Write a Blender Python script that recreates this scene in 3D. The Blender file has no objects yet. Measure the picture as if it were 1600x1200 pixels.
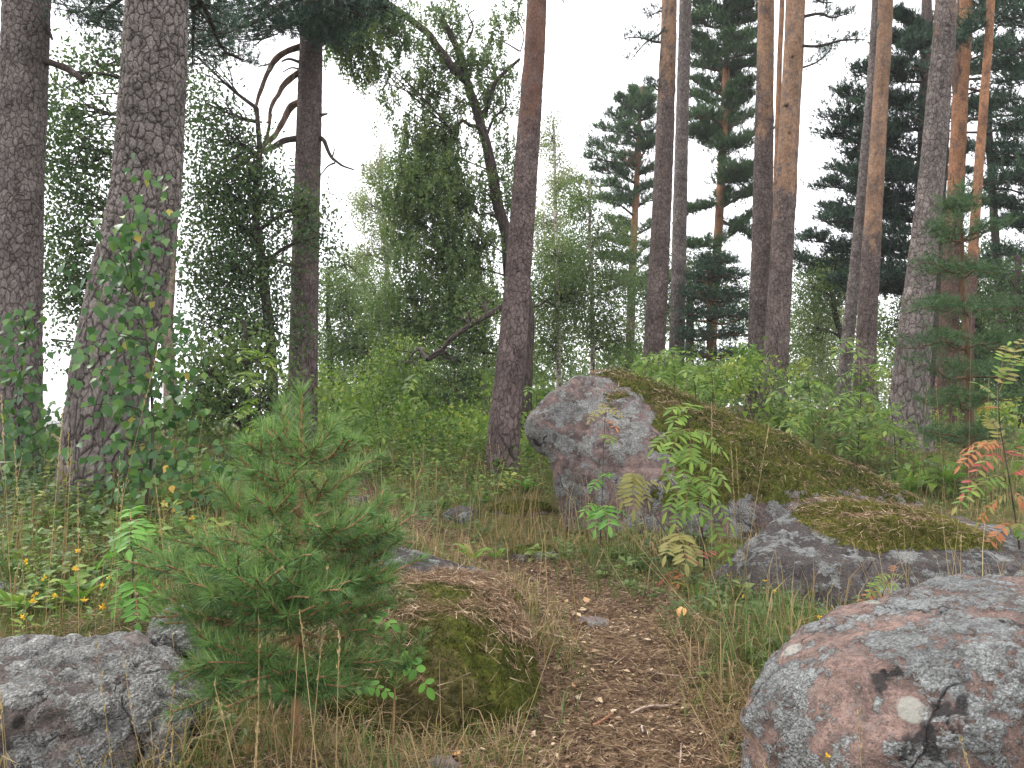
import bpy, bmesh, math, random
import numpy as np
from mathutils import Vector
from mathutils.bvhtree import BVHTree
sc = bpy.context.scene
C = sc.collection
# ------------------------------------------------------------------ camera, light, exposure
EYE = 1.30
F = 1209.0
PITCH = math.radians(2.4)
cam_d = bpy.data.cameras.new('camera')
cam_d.sensor_width = 36.0
cam_d.lens = 36.0 * F / 1600.0
cam_d.clip_end = 1500
cam_d.clip_start = 0.05
cam = bpy.data.objects.new('camera', cam_d)
C.objects.link(cam)
cam.location = (0, 0, EYE)
cam.rotation_euler = (math.radians(90) + PITCH, 0, 0)
sc.camera = cam

w = bpy.data.worlds.new('World')
sc.world = w
w.use_nodes = True
nt = w.node_tree
nt.nodes.clear()
wo = nt.nodes.new('ShaderNodeOutputWorld')
bg = nt.nodes.new('ShaderNodeBackground')
sky = nt.nodes.new('ShaderNodeTexSky')
sky.sky_type = 'NISHITA'
sky.sun_disc = False
SUN_EL, SUN_AZ = math.radians(50), math.radians(-60)   # azimuth from +Y, negative = left
sky.sun_elevation = SUN_EL
sky.sun_rotation = SUN_AZ
mx = nt.nodes.new('ShaderNodeMix')
mx.data_type = 'RGBA'
mx.inputs[0].default_value = 0.9
nt.links.new(sky.outputs[0], mx.inputs[6])
mx.inputs[7].default_value = (11.9, 11.85, 12.2, 1)          # overcast cloud layer over the clear-sky colour
nt.links.new(mx.outputs[2], bg.inputs[0])
bg.inputs[1].default_value = 0.10
nt.links.new(bg.outputs[0], wo.inputs[0])

sd = bpy.data.lights.new('sun', 'SUN')
sd.energy = 1.5
sd.angle = math.radians(22)
sd.color = (1.0, 0.95, 0.88)
sun = bpy.data.objects.new('sun', sd)
C.objects.link(sun)
_d = Vector((math.sin(SUN_AZ) * math.cos(SUN_EL), math.cos(SUN_AZ) * math.cos(SUN_EL), math.sin(SUN_EL)))
sun.rotation_euler = _d.to_track_quat('Z', 'Y').to_euler()
sun.location = (-20, 20, 40)
sc.view_settings.view_transform = 'Standard'
sc.view_settings.look = 'None'
sc.view_settings.exposure = 1.2
sc.view_settings.gamma = 1
sc.view_settings.use_curve_mapping = False
sc.cycles.max_bounces = 5
sc.cycles.diffuse_bounces = 3
sc.cycles.transmission_bounces = 3
sc.cycles.volume_bounces = 0

# ------------------------------------------------------------------ numeric helpers
rng = np.random.default_rng(7)
random.seed(7)
TAU = math.tau
_cp, _sp = math.cos(PITCH), math.sin(PITCH)
def P(px, py, d):
    """point on the sight line of photo pixel (px, py), d metres ahead of the camera"""
    u = (px - 800.0) / F
    v = (600.0 - py) / F
    y = _cp - v * _sp
    z = _sp + v * _cp
    return np.array([u / y * d, d, EYE + z / y * d])
_tab = np.random.default_rng(3).random(65536)
def _h(ix, iy, iz):
    return _tab[(ix * 73856093 ^ iy * 19349663 ^ iz * 83492791) & 65535]
def vnoise(p):
    p = np.asarray(p, float)
    i = np.floor(p).astype(np.int64)
    f = p - i
    f = f * f * (3 - 2 * f)
    x, y, z = i[..., 0], i[..., 1], i[..., 2]
    fx, fy, fz = f[..., 0], f[..., 1], f[..., 2]
    def L(a, b, t): return a + (b - a) * t
    c00 = L(_h(x, y, z), _h(x + 1, y, z), fx)
    c10 = L(_h(x, y + 1, z), _h(x + 1, y + 1, z), fx)
    c01 = L(_h(x, y, z + 1), _h(x + 1, y, z + 1), fx)
    c11 = L(_h(x, y + 1, z + 1), _h(x + 1, y + 1, z + 1), fx)
    return L(L(c00, c10, fy), L(c01, c11, fy), fz) * 2 - 1
def fbm(p, octv=4, gain=0.5):
    s, a, t = 0, 1.0, 0
    p = np.asarray(p, float)
    for k in range(octv):
        s = s + a * vnoise(p * (2.03 ** k) + 17.3 * k)
        t += a
        a *= gain
    return s / t
def sstep(a, b, x):
    t = np.clip((np.asarray(x, float) - a) / (b - a), 0, 1)
    return t * t * (3 - 2 * t)
def norm(v):
    v = np.asarray(v, float)
    return v / np.maximum(np.linalg.norm(v, axis=-1, keepdims=True), 1e-9)
def runit(n, r=None):
    r = r or rng
    return norm(r.normal(size=(n, 3)))

class MB:
    def __init__(s): s.V = []; s.F3 = []; s.F4 = []; s.T = []; s.n = 0; s.M3 = []; s.M4 = []; s.B = []
    def add(s, V, F, tint=0.5, mat=0, bc=None):
        V = np.asarray(V, float).reshape(-1, 3)
        F = np.asarray(F, np.int64)
        s.V.append(V)
        t = np.broadcast_to(np.asarray(tint, float), (len(V),)) if np.ndim(tint) < 1 or len(np.atleast_1d(tint)) != len(V) else np.asarray(tint, float)
        s.T.append(t)
        s.B.append(bc if bc is not None else V)
        if len(F):
            if F.shape[1] == 3: s.F3.append(F + s.n); s.M3.append(np.full(len(F), mat))
            else: s.F4.append(F + s.n); s.M4.append(np.full(len(F), mat))
        s.n += len(V)
        return s
    def mesh(s, name, mats, smooth=True, bc=False, origin=None):
        V = np.concatenate(s.V) if s.V else np.zeros((0, 3))
        if origin is not None: V = V - np.asarray(origin)
        T = np.concatenate(s.T) if s.T else np.zeros(0)
        f3 = np.concatenate(s.F3) if s.F3 else np.zeros((0, 3), np.int64)
        f4 = np.concatenate(s.F4) if s.F4 else np.zeros((0, 4), np.int64)
        me = bpy.data.meshes.new(name)
        me.vertices.add(len(V))
        me.vertices.foreach_set('co', V.astype(np.float32).ravel())
        nl = len(f3) * 3 + len(f4) * 4
        me.loops.add(nl)
        me.loops.foreach_set('vertex_index', np.concatenate([f3.ravel(), f4.ravel()]).astype(np.int32))
        me.polygons.add(len(f3) + len(f4))
        st = np.concatenate([np.arange(len(f3)) * 3, len(f3) * 3 + np.arange(len(f4)) * 4]).astype(np.int32)
        me.polygons.foreach_set('loop_start', st)
        mi = np.concatenate([np.concatenate(x) if x else np.zeros(0) for x in (s.M3, s.M4)]).astype(np.int32)
        me.polygons.foreach_set('material_index', mi)
        me.update(calc_edges=True)
        me.polygons.foreach_set('use_smooth', np.full(len(me.polygons), smooth))
        a = me.attributes.new('tint', 'FLOAT', 'POINT')
        a.data.foreach_set('value', T.astype(np.float32))
        if bc:
            a = me.attributes.new('bc', 'FLOAT_VECTOR', 'POINT')
            a.data.foreach_set('vector', np.concatenate(s.B).astype(np.float32).ravel())
        for m in (mats if isinstance(mats, (list, tuple)) else [mats]): me.materials.append(m)
        return me
    def build(s, name, mats, parent=None, kind=None, smooth=True, bc=False, origin=None):
        if parent is not None and origin is None: origin = parent.location
        me = s.mesh(name, mats, smooth, bc, origin)
        o = bpy.data.objects.new(name, me)
        C.objects.link(o)
        if parent is not None: o.parent = parent
        elif origin is not None: o.location = origin
        if kind: o['kind'] = kind
        return o
def tag(o, label, cat, group=None):
    o['label'] = label
    o['category'] = cat
    if group: o['group'] = group
    return o
def empty(name, loc, label, cat, group=None):
    o = bpy.data.objects.new(name, None)
    C.objects.link(o)
    o.location = [float(q) for q in loc]
    o.empty_display_size = 0.1
    return tag(o, label, cat, group)

def catmull(pts, n):
    pts = np.asarray(pts, float)
    if len(pts) == 2: return pts[0] + (pts[1] - pts[0]) * np.linspace(0, 1, n)[:, None]
    q = np.vstack([2 * pts[0] - pts[1], pts, 2 * pts[-1] - pts[-2]])
    t = np.linspace(0, len(pts) - 1 - 1e-9, n)
    i = t.astype(int); f = (t - i)[:, None]
    a, b, c, d = q[i], q[i + 1], q[i + 2], q[i + 3]
    return 0.5 * (2 * b + (c - a) * f + (2 * a - 5 * b + 4 * c - d) * f ** 2 + (3 * b - a - 3 * c + d) * f ** 3)
def frames(p):
    t = norm(np.gradient(p, axis=0))
    ref = np.array([0.0, 0, 1]) if abs(t[0][2]) < 0.9 else np.array([0.0, 1, 0])
    u = np.zeros_like(p)
    u[0] = norm(np.cross(t[0], ref))
    for i in range(1, len(p)):
        x = u[i - 1] - t[i] * np.dot(u[i - 1], t[i])
        u[i] = x / max(np.linalg.norm(x), 1e-9)
    return t, u, np.cross(t, u)
def tube(mb, p, r, sides=5, tint=0.5, mat=0, cap=True):
    p = np.asarray(p, float)
    n = len(p)
    r = np.broadcast_to(np.asarray(r, float), (n,))
    t, u, v = frames(p)
    a = np.arange(sides) * TAU / sides
    V = p[:, None] + r[:, None, None] * (u[:, None] * np.cos(a)[None, :, None] + v[:, None] * np.sin(a)[None, :, None])
    i = np.arange(n - 1)[:, None] * sides; j = np.arange(sides)[None]; k = (j + 1) % sides
    Fq = np.stack([i + j, i + k, i + sides + k, i + sides + j], -1).reshape(-1, 4)
    tv = np.repeat(tint, sides) if np.ndim(tint) and len(tint) == n else tint
    s = np.concatenate([[0], np.cumsum(np.linalg.norm(np.diff(p, axis=0), axis=1))])
    bc = np.stack([np.broadcast_to(r[0] * np.cos(a), (n, sides)), np.broadcast_to(r[0] * np.sin(a), (n, sides)), np.repeat(s[:, None], sides, 1)], -1).reshape(-1, 3)
    mb.add(V.reshape(-1, 3), Fq, tv, mat, bc)
    if cap:
        c = [np.vstack([p[-1] + t[-1] * r[-1] * 0.6, V[-1]])]
        mb.add(c[0], [(0, 1 + (q), 1 + (q + 1) % sides) for q in range(sides)], tint if np.ndim(tint) == 0 else float(tint[-1]), mat, np.repeat(bc[-1:], sides + 1, 0))
def needles(mb, cen, dirs, k, length, width, spread, tint=None, r=None, along=0.0):
    r = r or rng
    n = len(cen)
    if n == 0: return
    c = np.repeat(np.asarray(cen, float), k, 0)
    d0 = np.repeat(norm(dirs), k, 0)
    if along: c = c + d0 * (r.random((n * k, 1)) - 0.3) * along
    d = norm(d0 + spread * runit(n * k, r))
    L = length * r.uniform(0.7, 1.15, (n * k, 1))
    s = norm(np.cross(d, runit(n * k, r))) * width * 0.5
    V = np.stack([c - s, c + s, c + d * L], 1).reshape(-1, 3)
    Fs = np.arange(n * k * 3).reshape(-1, 3)
    tt = np.repeat(tint, k) if tint is not None and np.ndim(tint) else np.full(n * k, 0.5 if tint is None else tint)
    tt = np.clip(tt + r.normal(0, 0.12, n * k), 0, 1)
    mb.add(V, Fs, np.repeat(tt, 3))
def leaves(mb, pos, axis, nrm, length, width, tint, tri=False):
    n = len(pos)
    if n == 0: return
    if tri:
        ax = norm(axis); sd_ = norm(np.cross(ax, nrm))
        L = np.broadcast_to(np.asarray(length, float), (n,))[:, None]; W = np.broadcast_to(np.asarray(width, float), (n,))[:, None] * 0.62
        V = np.stack([pos - sd_ * W, pos + sd_ * W, pos + ax * L], 1).reshape(-1, 3)
        mb.add(V, np.arange(n * 3).reshape(-1, 3), np.repeat(np.broadcast_to(tint, (n,)), 3))
        return
    ax = norm(axis)
    sd_ = norm(np.cross(ax, nrm))
    nn = np.cross(sd_, ax)
    L = np.broadcast_to(np.asarray(length, float), (n,))[:, None]
    W = np.broadcast_to(np.asarray(width, float), (n,))[:, None] * 0.5
    a = pos; m = pos + ax * L * 0.42; t = pos + ax * L
    V = np.stack([a, m + sd_ * W + nn * W * 0.35, t, m - sd_ * W + nn * W * 0.35], 1).reshape(-1, 3)
    b = np.arange(n)[:, None] * 4
    Fs = np.concatenate([b + [0, 2, 1], b + [0, 3, 2]])
    mb.add(V, Fs, np.repeat(np.broadcast_to(tint, (n,)), 4))

# ------------------------------------------------------------------ materials
def N(nt, typ, **kw):
    n = nt.nodes.new(typ)
    for k, v in kw.items():
        if k.startswith('i_'):
            key = k[2:].replace('_', ' ')
            n.inputs[key].default_value = v
        elif k.startswith('n_'): n.inputs[int(k[2:])].default_value = v
        else: setattr(n, k, v)
    return n
class Mat:
    def __init__(s, name):
        s.m = bpy.data.materials.new(name); s.m.use_nodes = True
        s.nt = s.m.node_tree; s.nt.nodes.clear()
        s.out = s.nt.nodes.new('ShaderNodeOutputMaterial')
    def l(s, a, b): s.nt.links.new(a, b)
    def n(s, t, **kw): return N(s.nt, t, **kw)
    def attr(s, name):
        a = s.n('ShaderNodeAttribute'); a.attribute_name = name; return a
    def ramp(s, fac, stops, interp='LINEAR'):
        r = s.n('ShaderNodeValToRGB'); r.color_ramp.interpolation = interp
        e = r.color_ramp.elements
        while len(e) < len(stops): e.new(0.5)
        for q, (pos, c) in zip(e, stops):
            q.position = pos; q.color = (c[0], c[1], c[2], 1) if not np.isscalar(c) else (c, c, c, 1)
        s.l(fac, r.inputs[0]); return r.outputs[0]
    def mix(s, fac, a, b, blend='MIX'):
        m = s.n('ShaderNodeMix'); m.data_type = 'RGBA'; m.blend_type = blend
        for idx, v in ((0, fac), (6, a), (7, b)):
            if hasattr(v, 'node'): s.l(v, m.inputs[idx])
            else: m.inputs[idx].default_value = v if idx == 0 or np.isscalar(v) else (v[0], v[1], v[2], 1)
        return m.outputs[2]
    def math(s, op, a, b=0.0, c=0.0):
        m = s.n('ShaderNodeMath'); m.operation = op
        for i, v in enumerate((a, b, c)):
            if hasattr(v, 'node'): s.l(v, m.inputs[i])
            else: m.inputs[i].default_value = v
        return m.outputs[0]
    def noise(s, vec, scale, detail=4, rough=0.55, dist=0.0, out=0):
        m = s.n('ShaderNodeTexNoise'); m.inputs['Scale'].default_value = scale; m.inputs['Detail'].default_value = detail
        m.inputs['Roughness'].default_value = rough; m.inputs['Distortion'].default_value = dist
        if vec is not None: s.l(vec, m.inputs['Vector'])
        return m.outputs[out]
    def vor(s, vec, scale, feature='F1', rand=1.0, out='Distance'):
        m = s.n('ShaderNodeTexVoronoi'); m.feature = feature; m.inputs['Scale'].default_value = scale; m.inputs['Randomness'].default_value = rand
        if vec is not None: s.l(vec, m.inputs['Vector'])
        return m.outputs[out]
    def obj(s): return s.n('ShaderNodeTexCoord').outputs['Object']
    def map(s, vec, scale):
        m = s.n('ShaderNodeMapping'); m.inputs['Scale'].default_value = scale; s.l(vec, m.inputs[0]); return m.outputs[0]
    def warp(s, vec, scale, amt):
        n = s.noise(vec, scale, 3, 0.5, out=1)
        a = s.n('ShaderNodeVectorMath'); a.operation = 'SUBTRACT'; s.l(n, a.inputs[0]); a.inputs[1].default_value = (.5, .5, .5)
        b = s.n('ShaderNodeVectorMath'); b.operation = 'SCALE'; s.l(a.outputs[0], b.inputs[0]); b.inputs['Scale'].default_value = amt
        c = s.n('ShaderNodeVectorMath'); c.operation = 'ADD'; s.l(vec, c.inputs[0]); s.l(b.outputs[0], c.inputs[1])
        return c.outputs[0]
    def finish(s, col, rough=0.85, spec=0.25, height=None, hscale=0.01, method='BOTH', bump=None):
        b = s.n('ShaderNodeBsdfPrincipled')
        if hasattr(col, 'node'): s.l(col, b.inputs['Base Color'])
        else: b.inputs['Base Color'].default_value = (*col, 1)
        if hasattr(rough, 'node'): s.l(rough, b.inputs['Roughness'])
        else: b.inputs['Roughness'].default_value = rough
        b.inputs['Specular IOR Level'].default_value = spec
        if bump is not None:
            bb = s.n('ShaderNodeBump'); bb.inputs['Strength'].default_value = 1.0; bb.inputs['Distance'].default_value = bump[1]
            s.l(bump[0], bb.inputs['Height']); s.l(bb.outputs[0], b.inputs['Normal'])
        s.l(b.outputs[0], s.out.inputs[0])
        if height is not None:
            d = s.n('ShaderNodeDisplacement'); d.inputs['Midlevel'].default_value = 0.5; d.inputs['Scale'].default_value = hscale
            s.l(height, d.inputs['Height']); s.l(d.outputs[0], s.out.inputs['Displacement'])
            s.m.displacement_method = method
        return s.m

def leaf_mat(name, stops, trans=0.35, rough=0.5):
    s = Mat(name)
    col = s.ramp(s.attr('tint').outputs['Fac'], stops)
    b = s.n('ShaderNodeBsdfPrincipled'); s.l(col, b.inputs['Base Color'])
    b.inputs['Roughness'].default_value = rough; b.inputs['Specular IOR Level'].default_value = 0.35
    t = s.n('ShaderNodeBsdfTranslucent')
    tc = s.mix(0.5, col, (0.9, 1.0, 0.35), 'MULTIPLY')
    s.l(tc, t.inputs[0])
    m = s.n('ShaderNodeMixShader'); m.inputs[0].default_value = trans
    s.l(b.outputs[0], m.inputs[1]); s.l(t.outputs[0], m.inputs[2]); s.l(m.outputs[0], s.out.inputs[0])
    return s.m
def bark_mat(name, lo, hi, crack, orange, orange2, plate=30.0, disp=0.014, zs=0.5, fine=1.0):
    """plated pine bark; attribute tint = how far the thin orange upper bark has replaced the grey plates"""
    s = Mat(name)
    bc = s.attr('bc').outputs['Vector']
    v = s.map(s.warp(s.warp(bc, 12.0, 0.05), 55, 0.012), (1, 1, zs))
    e = s.vor(v, plate, 'DISTANCE_TO_EDGE')
    cell = s.vor(v, plate, 'F1', out='Color')
    v2 = s.map(s.warp(bc, 30.0, 0.03), (1, 1, zs * 1.3))
    e2 = s.vor(v2, plate * 2.3, 'DISTANCE_TO_EDGE')
    n1 = s.noise(s.map(bc, (1, 1, .7)), 70, 6, 0.72)
    n2 = s.noise(bc, 16, 5, 0.65)
    big = s.noise(bc, 4, 3, 0.5)
    up = s.attr('tint').outputs['Fac']
    edge = s.ramp(s.math('ADD', e, s.math('MULTIPLY', s.math('SUBTRACT', n2, 0.5), 0.10)), [(0.0, 0.0), (0.05, 0.55), (0.14, 0.92), (0.5, 1.0)])
    edge2 = s.ramp(e2, [(0.0, 0.0), (0.07, 0.7), (0.25, 1.0)])
    sepc = s.n('ShaderNodeSeparateColor'); s.l(cell, sepc.inputs[0])
    t = s.math('ADD', s.math('MULTIPLY', s.math('SUBTRACT', n1, 0.5), 1.5), s.math('ADD', s.math('MULTIPLY', sepc.outputs[0], 0.38), s.math('MULTIPLY', n2, 0.6)))
    pc = s.mix(s.ramp(t, [(0.0, 0.0), (1.0, 1.0)]), lo, hi)
    pc = s.mix(s.math('MULTIPLY', s.math('SUBTRACT', 1.0, edge), 0.88), pc, crack)
    pc = s.mix(s.math('MULTIPLY', s.math('SUBTRACT', 1.0, edge2), 0.45), pc, crack)
    oc = s.mix(s.ramp(s.noise(bc, 22, 6, 0.75), [(0.35, 0.0), (0.65, 1.0)]), orange, orange2)
    oc = s.mix(s.ramp(s.noise(s.map(bc, (1, 1, 0.5)), 9, 6, 0.75), [(0.50, 0.0), (0.60, 0.8)]), oc, s.mix(0.45, lo, hi))
    oc = s.mix(s.math('MULTIPLY', s.math('SUBTRACT', 1.0, edge2), 0.5), oc, crack)
    oc = s.mix(s.math('MULTIPLY', s.math('SUBTRACT', 1.0, edge), 0.45), oc, crack)
    f = s.ramp(s.math('ADD', up, s.math('MULTIPLY', s.math('SUBTRACT', s.noise(s.map(bc, (1, 1, .45)), 5, 6, 0.7), 0.5), 1.5)), [(0.44, 0.0), (0.56, 1.0)])
    f = s.math('MULTIPLY', f, s.math('GREATER_THAN', up, 0.02))
    col = s.mix(f, pc, oc)
    col = s.mix(1.0, col, s.ramp(big, [(0.3, 0.72), (0.7, 1.2)]), 'MULTIPLY')
    h = s.math('ADD', s.math('MULTIPLY', edge, 0.6), s.math('ADD', s.math('MULTIPLY', edge2, 0.2), s.math('ADD', s.math('MULTIPLY', n1, 0.45), s.math('MULTIPLY', sepc.outputs[1], 0.3))))
    h = s.math('MULTIPLY', h, s.math('SUBTRACT', 1.0, s.math('MULTIPLY', f, 0.5)))
    return s.finish(col, 0.9, 0.15, h, disp)
M = {}
M['bark_grey'] = bark_mat('bark_grey', (0.085, 0.068, 0.062), (0.31, 0.265, 0.245), (0.03, 0.022, 0.02), (0.24, 0.13, 0.085), (0.31, 0.20, 0.14), 26, 0.016, 0.55)
M['bark_furrow'] = bark_mat('bark_furrow', (0.078, 0.064, 0.058), (0.33, 0.285, 0.265), (0.026, 0.02, 0.018), (0.24, 0.13, 0.085), (0.31, 0.2, 0.14), 24, 0.022, 0.50)
M['bark_brown'] = bark_mat('bark_brown', (0.078, 0.058, 0.054), (0.26, 0.20, 0.185), (0.024, 0.016, 0.014), (0.15, 0.075, 0.052), (0.21, 0.12, 0.09), 30, 0.014, 0.6)
M['bark_far'] = bark_mat('bark_far', (0.085, 0.062, 0.055), (0.26, 0.205, 0.188), (0.03, 0.021, 0.018), (0.29, 0.155, 0.09), (0.40, 0.265, 0.175), 26, 0.018, 0.6)
M['bark_orange'] = bark_mat('bark_orange', (0.11, 0.065, 0.05), (0.22, 0.145, 0.12), (0.035, 0.02, 0.016), (0.34, 0.15, 0.07), (0.43, 0.24, 0.135), 26, 0.012, 0.6)
def simple_bark(name, a, b, sc_=30):
    s = Mat(name); v = s.map(s.obj(), (1, 1, 0.3))
    n = s.noise(v, sc_, 5, 0.65)
    return s.finish(s.mix(s.ramp(n, [(0.35, 0.0), (0.65, 1.0)]), a, b), 0.85, 0.2, bump=(n, 0.006))
M['twig_dark'] = simple_bark('twig_dark', (0.022, 0.016, 0.014), (0.085, 0.065, 0.055))
M['twig_brown'] = simple_bark('twig_brown', (0.07, 0.04, 0.025), (0.19, 0.115, 0.07))
M['limb_orange'] = simple_bark('limb_orange', (0.05, 0.034, 0.028), (0.21, 0.13, 0.095), 22)
M['sapling_stem'] = simple_bark('sapling_stem', (0.14, 0.08, 0.045), (0.40, 0.24, 0.12), 60)
s = Mat('birch_bark'); o_ = s.obj()
n_ = s.noise(s.map(o_, (1, 1, 0.35)), 9, 5, 0.7)
b_ = s.noise(s.map(o_, (0.5, 0.5, 5)), 12, 3, 0.5)
c_ = s.mix(s.ramp(b_, [(0.56, 0.0), (0.62, 1.0)]), (0.62, 0.56, 0.50), (0.07, 0.05, 0.045))
c_ = s.mix(s.ramp(n_, [(0.52, 0.0), (0.60, 1.0)]), c_, (0.09, 0.06, 0.05))
M['birch_bark'] = s.finish(c_, 0.7, 0.3)
s = Mat('birch_bark_tan'); o_ = s.obj()
n_ = s.noise(s.map(o_, (1, 1, 0.5)), 9, 5, 0.7)
c_ = s.mix(s.ramp(n_, [(0.4, 0.0), (0.62, 1.0)]), (0.50, 0.38, 0.30), (0.10, 0.06, 0.05))
M['birch_bark_tan'] = s.finish(c_, 0.75, 0.3, bump=(n_, 0.02))

G = leaf_mat
M['leaf_mid'] = G('leaf_mid', [(0, (0.067, 0.116, 0.039)), (0.6, (0.122, 0.189, 0.061)), (1, (0.207, 0.262, 0.085))], 0.45)
M['leaf_dark'] = G('leaf_dark', [(0, (0.041, 0.081, 0.032)), (0.6, (0.076, 0.132, 0.049)), (1, (0.146, 0.207, 0.067))], 0.42)
M['leaf_pale'] = G('leaf_pale', [(0, (0.146, 0.183, 0.085)), (0.6, (0.220, 0.262, 0.122)), (1, (0.305, 0.329, 0.146))], 0.45)
M['leaf_bright'] = G('leaf_bright', [(0, (0.061, 0.128, 0.027)), (0.45, (0.134, 0.232, 0.043)), (0.8, (0.244, 0.342, 0.067)), (1, (0.366, 0.390, 0.098))], 0.45)
M['leaf_near'] = G('leaf_near', [(0, (0.043, 0.104, 0.037)), (0.6, (0.073, 0.165, 0.049)), (0.97, (0.159, 0.268, 0.061)), (1, (0.427, 0.342, 0.073))], 0.35, 0.42)
M['rowan_green'] = G('rowan_green', [(0, (0.10, 0.19, 0.03)), (1, (0.22, 0.33, 0.05))], 0.4)
M['rowan_bright'] = G('rowan_bright', [(0, (0.08, 0.22, 0.03)), (1, (0.15, 0.34, 0.05))], 0.4)
M['rowan_olive'] = G('rowan_olive', [(0, (0.20, 0.21, 0.06)), (1, (0.36, 0.30, 0.09))], 0.4)
M['rowan_orange'] = G('rowan_orange', [(0, (0.38, 0.13, 0.05)), (1, (0.48, 0.29, 0.08))], 0.35)
M['rowan_red'] = G('rowan_red', [(0, (0.33, 0.06, 0.055)), (1, (0.46, 0.13, 0.08))], 0.35)
M['needle_dark'] = G('needle_dark', [(0, (0.016, 0.045, 0.03)), (0.6, (0.035, 0.08, 0.045)), (1, (0.07, 0.13, 0.05))], 0.12, 0.5)
M['needle_mid'] = G('needle_mid', [(0, (0.035, 0.08, 0.032)), (0.6, (0.065, 0.13, 0.048)), (1, (0.12, 0.19, 0.06))], 0.15, 0.5)
M['needle_young'] = G('needle_young', [(0, (0.036, 0.09, 0.03)), (0.5, (0.105, 0.215, 0.064)), (1, (0.27, 0.39, 0.13))], 0.28, 0.4)
M['needle_dead'] = G('needle_dead', [(0, (0.28, 0.10, 0.07)), (1, (0.42, 0.18, 0.12))], 0.2)
M['straw'] = G('straw', [(0, (0.17, 0.11, 0.05)), (0.5, (0.33, 0.24, 0.11)), (1, (0.52, 0.41, 0.22))], 0.25, 0.6)
M['grass'] = G('grass', [(0, (0.05, 0.10, 0.02)), (0.4, (0.11, 0.18, 0.035)), (0.7, (0.21, 0.24, 0.06)), (1, (0.36, 0.30, 0.12))], 0.35, 0.5)
M['litter'] = G('litter', [(0, (0.07, 0.038, 0.022)), (0.45, (0.20, 0.12, 0.068)), (0.8, (0.36, 0.25, 0.145)), (1, (0.58, 0.45, 0.31))], 0.05, 0.7)
M['moss_tuft'] = G('moss_tuft', [(0, (0.02, 0.026, 0.005)), (0.45, (0.075, 0.086, 0.012)), (0.8, (0.16, 0.17, 0.026)), (1, (0.27, 0.25, 0.06))], 0.25, 0.7)
M['yellow_petal'] = G('yellow_petal', [(0, (0.75, 0.42, 0.03)), (1, (0.85, 0.60, 0.05))], 0.3)
M['yellow_leaf'] = G('yellow_leaf', [(0, (0.45, 0.25, 0.04)), (1, (0.60, 0.42, 0.10))], 0.3)

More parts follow.
